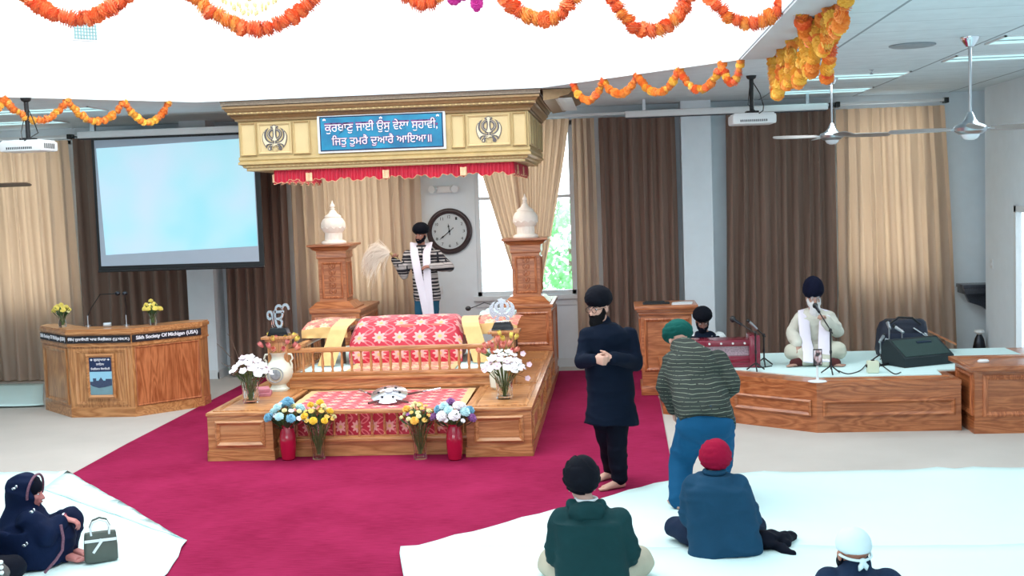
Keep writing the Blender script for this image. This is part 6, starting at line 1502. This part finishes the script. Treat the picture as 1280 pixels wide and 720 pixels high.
# ---- people sitting on the white sheet, seen from behind
def seated_back(label, Y, head, neck, sh, half, hip, hiphw, knee, elb, wri, skin, k, face=(0, 1, -.05), girth=1.0):
    """all picture columns/rows at the depth Y of the back"""
    A_ = lambda x, y, dy=0: at(x, y, Y + dy); J = dict(pel=A_(hip[0], hip[1]), neck=A_(*neck), head=A_(head[0], head[1], .03), shL=A_(sh[0] - half, sh[1]), shR=A_(sh[0] + half, sh[1]))
    J['pel'].z = max(.15, J['pel'].z * 0 + .15); J['hipL'] = J['pel'] + V((-hiphw, .02, -.02)); J['hipR'] = J['pel'] + V((hiphw, .02, -.02))
    J['knL'] = A_(knee[0][0], knee[0][1], .30); J['knR'] = A_(knee[1][0], knee[1][1], .30); J['knL'].z = J['knR'].z = .13
    J['anL'] = J['pel'] + V((.14, .44, -.08)); J['anR'] = J['pel'] + V((-.14, .40, -.08)); J['elL'] = A_(elb[0][0], elb[0][1], .04); J['elR'] = A_(elb[1][0], elb[1][1], .04)
    J['wrL'] = A_(wri[0][0], wri[0][1], .26); J['wrR'] = A_(wri[1][0], wri[1][1], .26)
    P_ = Person(label, (J['pel'].x, Y, .03), J, skin, face=face, k=k, girth=girth); P_.fwd = P_.fwd if P_.fwd.y > 0 else -P_.fwd
    P_.hands = [(J['wrL'], (.7, .5, -.2), (0, 0, -1), (0, 1, 0), .4, .95), (J['wrR'], (-.7, .5, -.2), (0, 0, -1), (0, 1, 0), .4, .95)]
    P_.feet = [(J['anL'], (1, .3, 0), .9, .035), (J['anR'], (-1, .3, 0), .9, .035)]
    return P_
p6 = seated_back('man in dark green hooded sweater and black turban sitting with back turned', 7.42, (727, 606), (733, 628), (737, 648), 34, (740, 720), .10, ((692, 712), (798, 712)), ((697, 690), (786, 690)), ((712, 716), (770, 716)), (196, 160, 146), 1.0, (-.1, 1, -.08), 1.05)
J = p6.J; p6.body()
HG = cloth_('dark_green_fleece', (22, 58, 62))
def hoodie(mb): p6.torso(mb, .045, wide=(.18, .17, .18, .168, .08)); p6.arm(mb, 'L', .040, .97); p6.arm(mb, 'R', .040, .97)
p6.wear('sweater', HG, hoodie, amp=.010, seed=8)
p6.wear('hood', HG, lambda mb: (mb.ell(J['neck'] + V((0, -.085, -.045)), .115, .060, .085, 18), caps(mb, J['neck'] + V((-.085, -.03, -.01)), .045, J['neck'] + V((.085, -.03, -.01)), .045), caps(mb, J['neck'] + V((-.06, -.10, -.11)), .03, J['neck'] + V((.05, -.11, -.13)), .03)), .010, .010, 4, (14, 14, 9), seed=2)
p6.wear('trousers', cloth_('beige_chinos', (184, 178, 160)), lambda mb: (p6.leg(mb, 'L', .028, .95, (.10, .09, .075, .065, .045)), p6.leg(mb, 'R', .028, .95, (.10, .09, .075, .065, .045))), amp=.008)
p6.wear('undershirt_collar', M['trimw'], lambda mb: mb.tube([J['neck'] + V((.066 * math.cos(a * PI / 8), .062 * math.sin(a * PI / 8) - .004, .022)) for a in range(16)], .012, 8, True), .006, 0, 1)
p6.turban(TB, .116, .125, .135, .052, cy=-.012, style='ball', tilt=-.12)
p7 = seated_back('man in blue shirt and crimson turban sitting with back turned', 8.25, (894, 576), (893, 592), (893, 604), 27, (905, 690), .10, ((845, 672), (944, 672)), ((862, 646), (940, 648)), ((872, 662), (930, 668)), (186, 140, 120), .90, (0, 1, -.1), 1.1)
J = p7.J; p7.body()
SB = cloth_('steel_blue_shirt', (28, 68, 96))
def shirt7(mb):
    p7.torso(mb, .05, wide=(.20, .19, .185, .168, .08)); p7.arm(mb, 'L', .036, .9); p7.arm(mb, 'R', .036, .9); loft(mb, [(V((J['pel'].x, J['pel'].y - .02, .035)), V((.25, 0, 0)), V((0, .16, 0))), (J['pel'] + V((0, 0, .10)), V((.235, 0, 0)), V((0, .17, 0)))])
p7.wear('shirt', SB, shirt7, amp=.012, seed=4)
p7.wear('shirt_collar', SB, lambda mb: mb.tube([J['neck'] + V((.064 * math.cos(a * PI / 8), .062 * math.sin(a * PI / 8), .014)) for a in range(16)], .022, 8, True), .008, 0, 2)
p7.wear('trousers', cloth_('dark_navy_trousers', (26, 40, 64)), lambda mb: (p7.leg(mb, 'L', .03, .95), p7.leg(mb, 'R', .03, .95)), amp=.007)
p7.turban(cloth_('crimson_turban_cloth', (150, 16, 54)), .122, .125, .135, .034, style='ball', bands=8, tilt=-.3)
p8 = seated_back('man in white head cloth and navy jacket, only head and shoulders in view', 6.15, (1065, 690), (1070, 713), (1073, 724), 36, (1075, 860), .10, ((1020, 850), (1130, 850)), ((1022, 800), (1126, 800)), ((1040, 840), (1100, 840)), (170, 116, 96), .95, (-.3, 1, 0))
J = p8.J; J['pel'].y += .1; p8.body()
NV = cloth_('navy_jacket', (28, 46, 72))
p8.wear('jacket', NV, lambda mb: (p8.torso(mb, .035), p8.arm(mb, 'L', .034), p8.arm(mb, 'R', .034), caps(mb, J['neck'] + V((-.02, 0, -.02)), .075, J['neck'] + V((.01, .01, .02)), .070)), amp=.006)
p8.beard(BK2, .02); 
WH = plain('white_head_cloth', hexc(212, 232, 238), .8, var=.03)
sd, f, u = basis(p8.face, p8.up); R = RM(sd, f, u)
MB().ell(p8.hp(0, -.018, .050), .092 * .95, .108 * .95, .092 * .95, 48, R, lambda d: (1 + .015 * noise.noise(d * 6)) * (1 if d.z > -.35 else .9)).build('head_cloth', WH, p8.t, 80)
kn = MB().ell(p8.hp(.0, -.118, -.015), .020, .014, .014, 12, R)
for q in (-1, 1): kn.tube([p8.hp(0, -.12, -.018), p8.hp(q * .016, -.125, -.045), p8.hp(q * .022, -.118, -.066)], [.010, .014, .004], 8)
kn.tube([p8.hp(.086 * math.sin(a), -.018 - .103 * math.cos(a), -.012 + .03 * (1 - math.cos(a)) * .5) for a in [(-1.5 + 3.0 * i / 16) for i in range(17)]], .007, 6).build('head_cloth_knot', WH, p8.t, 80)

# ---- the woman in the navy shawl
Y = 8.2; A_ = lambda x, y, dy=0: at(x, y, Y + dy)
J = dict(pel=A_(36, 700), neck=A_(33, 638), head=A_(37, 617), shR=A_(38, 652, -.15), shL=A_(36, 652, .15), elR=A_(56, 668, -.17), wrR=A_(80, 648, -.02), elL=A_(62, 662, .18), wrL=A_(83, 642, .12), hipR=A_(40, 704, -.09), hipL=A_(40, 704, .09),
         knR=A_(76, 668, -.02), knL=A_(86, 652, .12), anR=A_(78, 704, .0), anL=A_(84, 704, .12))
J['pel'].z = .15; J['hipR'].z = J['hipL'].z = .13; J['anR'].z = J['anL'].z = .095
p9 = Person('woman in navy shawl with embroidered border sitting with knees drawn up', (J['pel'].x, Y, .03), J, (188, 120, 116), face=(1, .22, -.1), k=.94)
p9.hands = [(J['wrR'], (.9, .2, -.3), (0, 0, -1), (0, 1, 0), .5, .92), (J['wrL'], (.9, -.1, -.4), (0, 0, -1), (0, -1, 0), .5, .92)]
p9.feet = [(J['anR'], (1, -.25, 0), .95, .034), (J['anL'], (1, -.1, 0), .95, .034)]; p9.body(.006); p9.features()
SHN = cloth_('navy_shawl', (12, 27, 58), var=.25)
def shawl(mb):
    hd = J['head']
    loft(mb, [(hd + V((-.02, 0, .145)), V((0, .05, 0)), V((.06, 0, 0))), (hd + V((-.035, 0, .10)), V((0, .108, 0)), V((.115, 0, 0))), (hd + V((-.05, 0, .02)), V((0, .125, 0)), V((.115, 0, 0))), (hd + V((-.055, 0, -.08)), V((0, .13, 0)), V((.11, 0, 0))), (J['neck'] + V((-.03, 0, -.03)), V((0, .17, 0)), V((.14, 0, 0))),
              (J['neck'] + V((.0, 0, -.12)), V((0, .24, 0)), V((.19, 0, 0))), (J['pel'] + V((.05, 0, .16)), V((0, .27, 0)), V((.24, 0, 0))), (J['pel'] + V((.04, 0, .02)), V((0, .29, 0)), V((.27, 0, 0))), (V((J['pel'].x + .04, Y, .035)), V((0, .28, 0)), V((.26, 0, 0)))], 36, .9)
    for a, b_ in (('sh', 'el'),): 
        for q in 'LR': caps(mb, J['sh' + q], .09, J['el' + q], .09); caps(mb, J['el' + q], .085, J['el' + q].lerp(J['wr' + q], .75), .06)
p9.wear('shawl', SHN, shawl, .012, .012, 5, (9, 9, 4), seed=6)
p9.wear('trousers', cloth_('navy_salwar', (15, 25, 54)), lambda mb: (p9.leg(mb, 'R', .03, .9, (.10, .09, .078, .07, .055)), p9.leg(mb, 'L', .03, .9, (.10, .09, .078, .07, .055))), amp=.010)
hr = MB(); 
p9.wear('hair', BK2, lambda mb: (mb.ell(p9.hp(0, -.01, .052), .080, .098, .082, 20, RM(*basis(p9.face))), mb.ell(p9.hp(0, -.07, -.03), .07, .05, .09, 16, RM(*basis(p9.face)))), .007, .003, 2)
bd = plain('embroidered_border', hexc(118, 78, 98), .7, var=.5, scale=90)
hd = J['head']
rim_ = [hd + V((.055 + .02 * math.sin(a), .118 * math.cos(a) * 1.02, .118 * math.sin(a) + .02)) for a in [PI * i / 14 - .35 for i in range(18)]]
def ribbon(P_, pts, w, name, mat, up=V((1, 0, 0))):
    mb = MB(); mb.tube(pts, w, 6); mb.build(name, mat, P_.t)
ribbon(p9, [p + V((-.012, 0, 0)) for p in rim_], .009, 'shawl_border', bd)
ribbon(p9, [at(76, 656, Y - .27), at(79, 672, Y - .27), at(78, 688, Y - .28), at(70, 700, Y - .30), at(56, 716, Y - .31)], .010, 'shawl_border', bd)
for x, y in ((17, 611), (39, 640), (30, 682)): c = at(x, y, Y - .30 if y > 620 else Y - .15); MB().ell(c, .016, .008, .010, 8).ell(c + V((.02, 0, .014)), .010, .006, .012, 8).build('silver_sprig', M['silver'], p9.t)
for q in (-1,): MB().tube([J['wrR'] + V((.0, .034 * math.cos(a * PI / 8), .034 * math.sin(a * PI / 8))) for a in range(16)], .008, 6, True).build('bangle', M['silver'], p9.t)
# ---- the one at the frame's corner: dark clothes, grey knitted wrap
Y = 7.45; J = dict(pel=V((-4.42, Y, .16)), neck=V((-4.44, Y, .56)), head=V((-4.46, Y + .02, .70)), shL=V((-4.58, Y + .06, .53)), shR=V((-4.28, Y - .02, .52)), elL=V((-4.66, Y + .05, .30)), elR=V((-4.20, Y - .02, .30)), wrL=V((-4.56, Y + .28, .24)), wrR=V((-4.30, Y + .24, .24)),
     hipL=V((-4.52, Y, .14)), hipR=V((-4.32, Y, .14)), knL=V((-4.72, Y + .28, .13)), knR=V((-4.14, Y + .28, .13)), anL=V((-4.34, Y + .42, .08)), anR=V((-4.5, Y + .38, .08)))
off = at(-62, 706, Y) - V((-4.42, Y, .30)); off.y = off.z = 0
J = {a: b_ + off for a, b_ in J.items()}
p10 = Person('person in dark green clothes and grey wrap, cut by the picture edge', tuple(V((-4.42, Y, .03)) + off), J, (150, 110, 96), face=(.2, 1, 0), k=.95)
p10.fwd = V((0, 1, 0)); p10.hands = []; p10.feet = []; p10.body(.009)
p10.wear('sweater', HG, lambda mb: (p10.torso(mb, .04), p10.arm(mb, 'L', .035), p10.arm(mb, 'R', .035)), amp=.008)
p10.wear('trousers', BK2, lambda mb: (p10.leg(mb, 'L', .03), p10.leg(mb, 'R', .03)), amp=.006)
p10.wear('grey_wrap', plain('grey_knit', hexc(84, 84, 84), .9, var=.4, scale=70), lambda mb: (caps(mb, J['pel'] + V((.0, -.12, .02)), .15, J['pel'] + V((.30, -.05, .0)), .11)), .010, .012, 3, (30, 30, 30))
mb = MB()
for k in range(4): mb.ell(J['pel'] + V((.40, -.10 + .0 * k, .12 - k * .035)), .016, .016, .014, 8)
mb.build('pearl_button', M['white'], p10.t)
p10.wear('head_scarf', HG, lambda mb: (mb.ell(J['head'] + V((0, -.02, .03)), .10, .12, .12, 16), caps(mb, J['neck'] + V((0, -.02, .06)), .10, J['neck'] + V((0, -.02, -.06)), .14)), .011, .006, 4)

# ---- handbag and the heaped jacket on the sheet
hb = thing('handbag', 'grey leather handbag with white belt trim beside the woman', 'handbag', tuple(gr(126, 703, .03)))
c = gr(127, 700, .035); u = V((.90, .42, 0)).normalized(); v = V((-.42, .90, 0)).normalized()
GL = plain('grey_leather', hexc(74, 82, 76), .45, var=.1, bump=.3, bscale=200)
rs = []
for zz, hw, hd_ in ((0, .105, .055), (.01, .115, .062), (.10, .115, .052), (.19, .108, .035), (.205, .105, .030)):
    rs.append([c + Z3 * zz + u * hw * math.copysign(abs(math.cos(2 * PI * j / 24)) ** .35, math.cos(2 * PI * j / 24)) + v * hd_ * math.copysign(abs(math.sin(2 * PI * j / 24)) ** .5, math.sin(2 * PI * j / 24)) for j in range(24)])
MB().rings(rs).build('bag_body', GL, hb, 50)
for s in (-1, 1): MB().tube([c + v * .03 * s + u * x + Z3 * z for x, z in ((-.06, .19), (-.065, .24), (-.045, .285), (0, .30), (.045, .285), (.065, .24), (.06, .19))], .008, 8).build('handle', M['trimw'] if s < 0 else GL, hb)
MB().obox(c - v * .048 + Z3 * .155, u, v, Z3, .108, .004, .010, .002).build('belt_trim', M['trimw'], hb)
MB().obox(c - v * .056 + u * -.02 + Z3 * .115, (u * .6 + Z3 * .8).normalized(), v, (u * -.8 + Z3 * .6).normalized(), .055, .003, .009, .002).tube([c - v * .056 + Z3 * .155 + u * .012 * math.cos(a * PI / 6) + Z3 * .012 * math.sin(a * PI / 6) for a in range(12)], .003, 5, True).build('belt_bow', M['trimw'], hb)
def heap():
    mb = MB(); P_ = lambda x, y, r, dy=0: mb.ell(at(x, y, 8.35 + dy) + V((0, 0, .0)), r, r * .8, r * .5, 14)
    for x, y, r, dy in ((950, 684, .10, 0), (962, 676, .09, .05), (972, 672, .07, .1), (946, 668, .08, .05), (956, 690, .07, -.06), (976, 682, .05, .0)): mb.ell(V((at(x, y, 8.3 + dy).x, 8.35 + dy, .03 + r * .62)), r, r, r * .62, 14)
    caps(mb, V((at(975, 680, 8.4).x, 8.42, .06)), .05, V((at(986, 672, 8.5).x, 8.58, .05)), .035); caps(mb, V((at(962, 688, 8.3).x, 8.28, .06)), .045, V((at(984, 690, 8.2).x, 8.16, .045)), .03)
    return mb
me = remesh(heap(), .010, 4)
ns = [v.normal.copy() for v in me.vertices]
for vv, n in zip(me.vertices, ns): vv.co += n * .016 * (1 - abs(noise.noise(vv.co * 9)) * 4) * .6
me.materials.append(BK2); b0 = gr(960, 688, .03); me.transform(Matrix.Translation(-b0 + V((.03, 0, 0)))); o = bpy.data.objects.new('crumpled_jacket', me); COL.objects.link(o); o.location = b0
tag(o, 'crumpled black jacket lying beside the man in the crimson turban', 'jacket')

# rest everything that stands on the carpet on its pile
for o in bpy.data.objects:
    if not o.parent and o.name.split('.')[0] in ('altar_platform', 'carved_pedestal', 'tall_podium', 'covered_throne', 'side_table', 'white_cloth', 'runner_cloth', 'brocade_cloth', 'black_book', 'paper_sheets', 'dome_finial', 'standing_step'):
        o.location.z += .0125
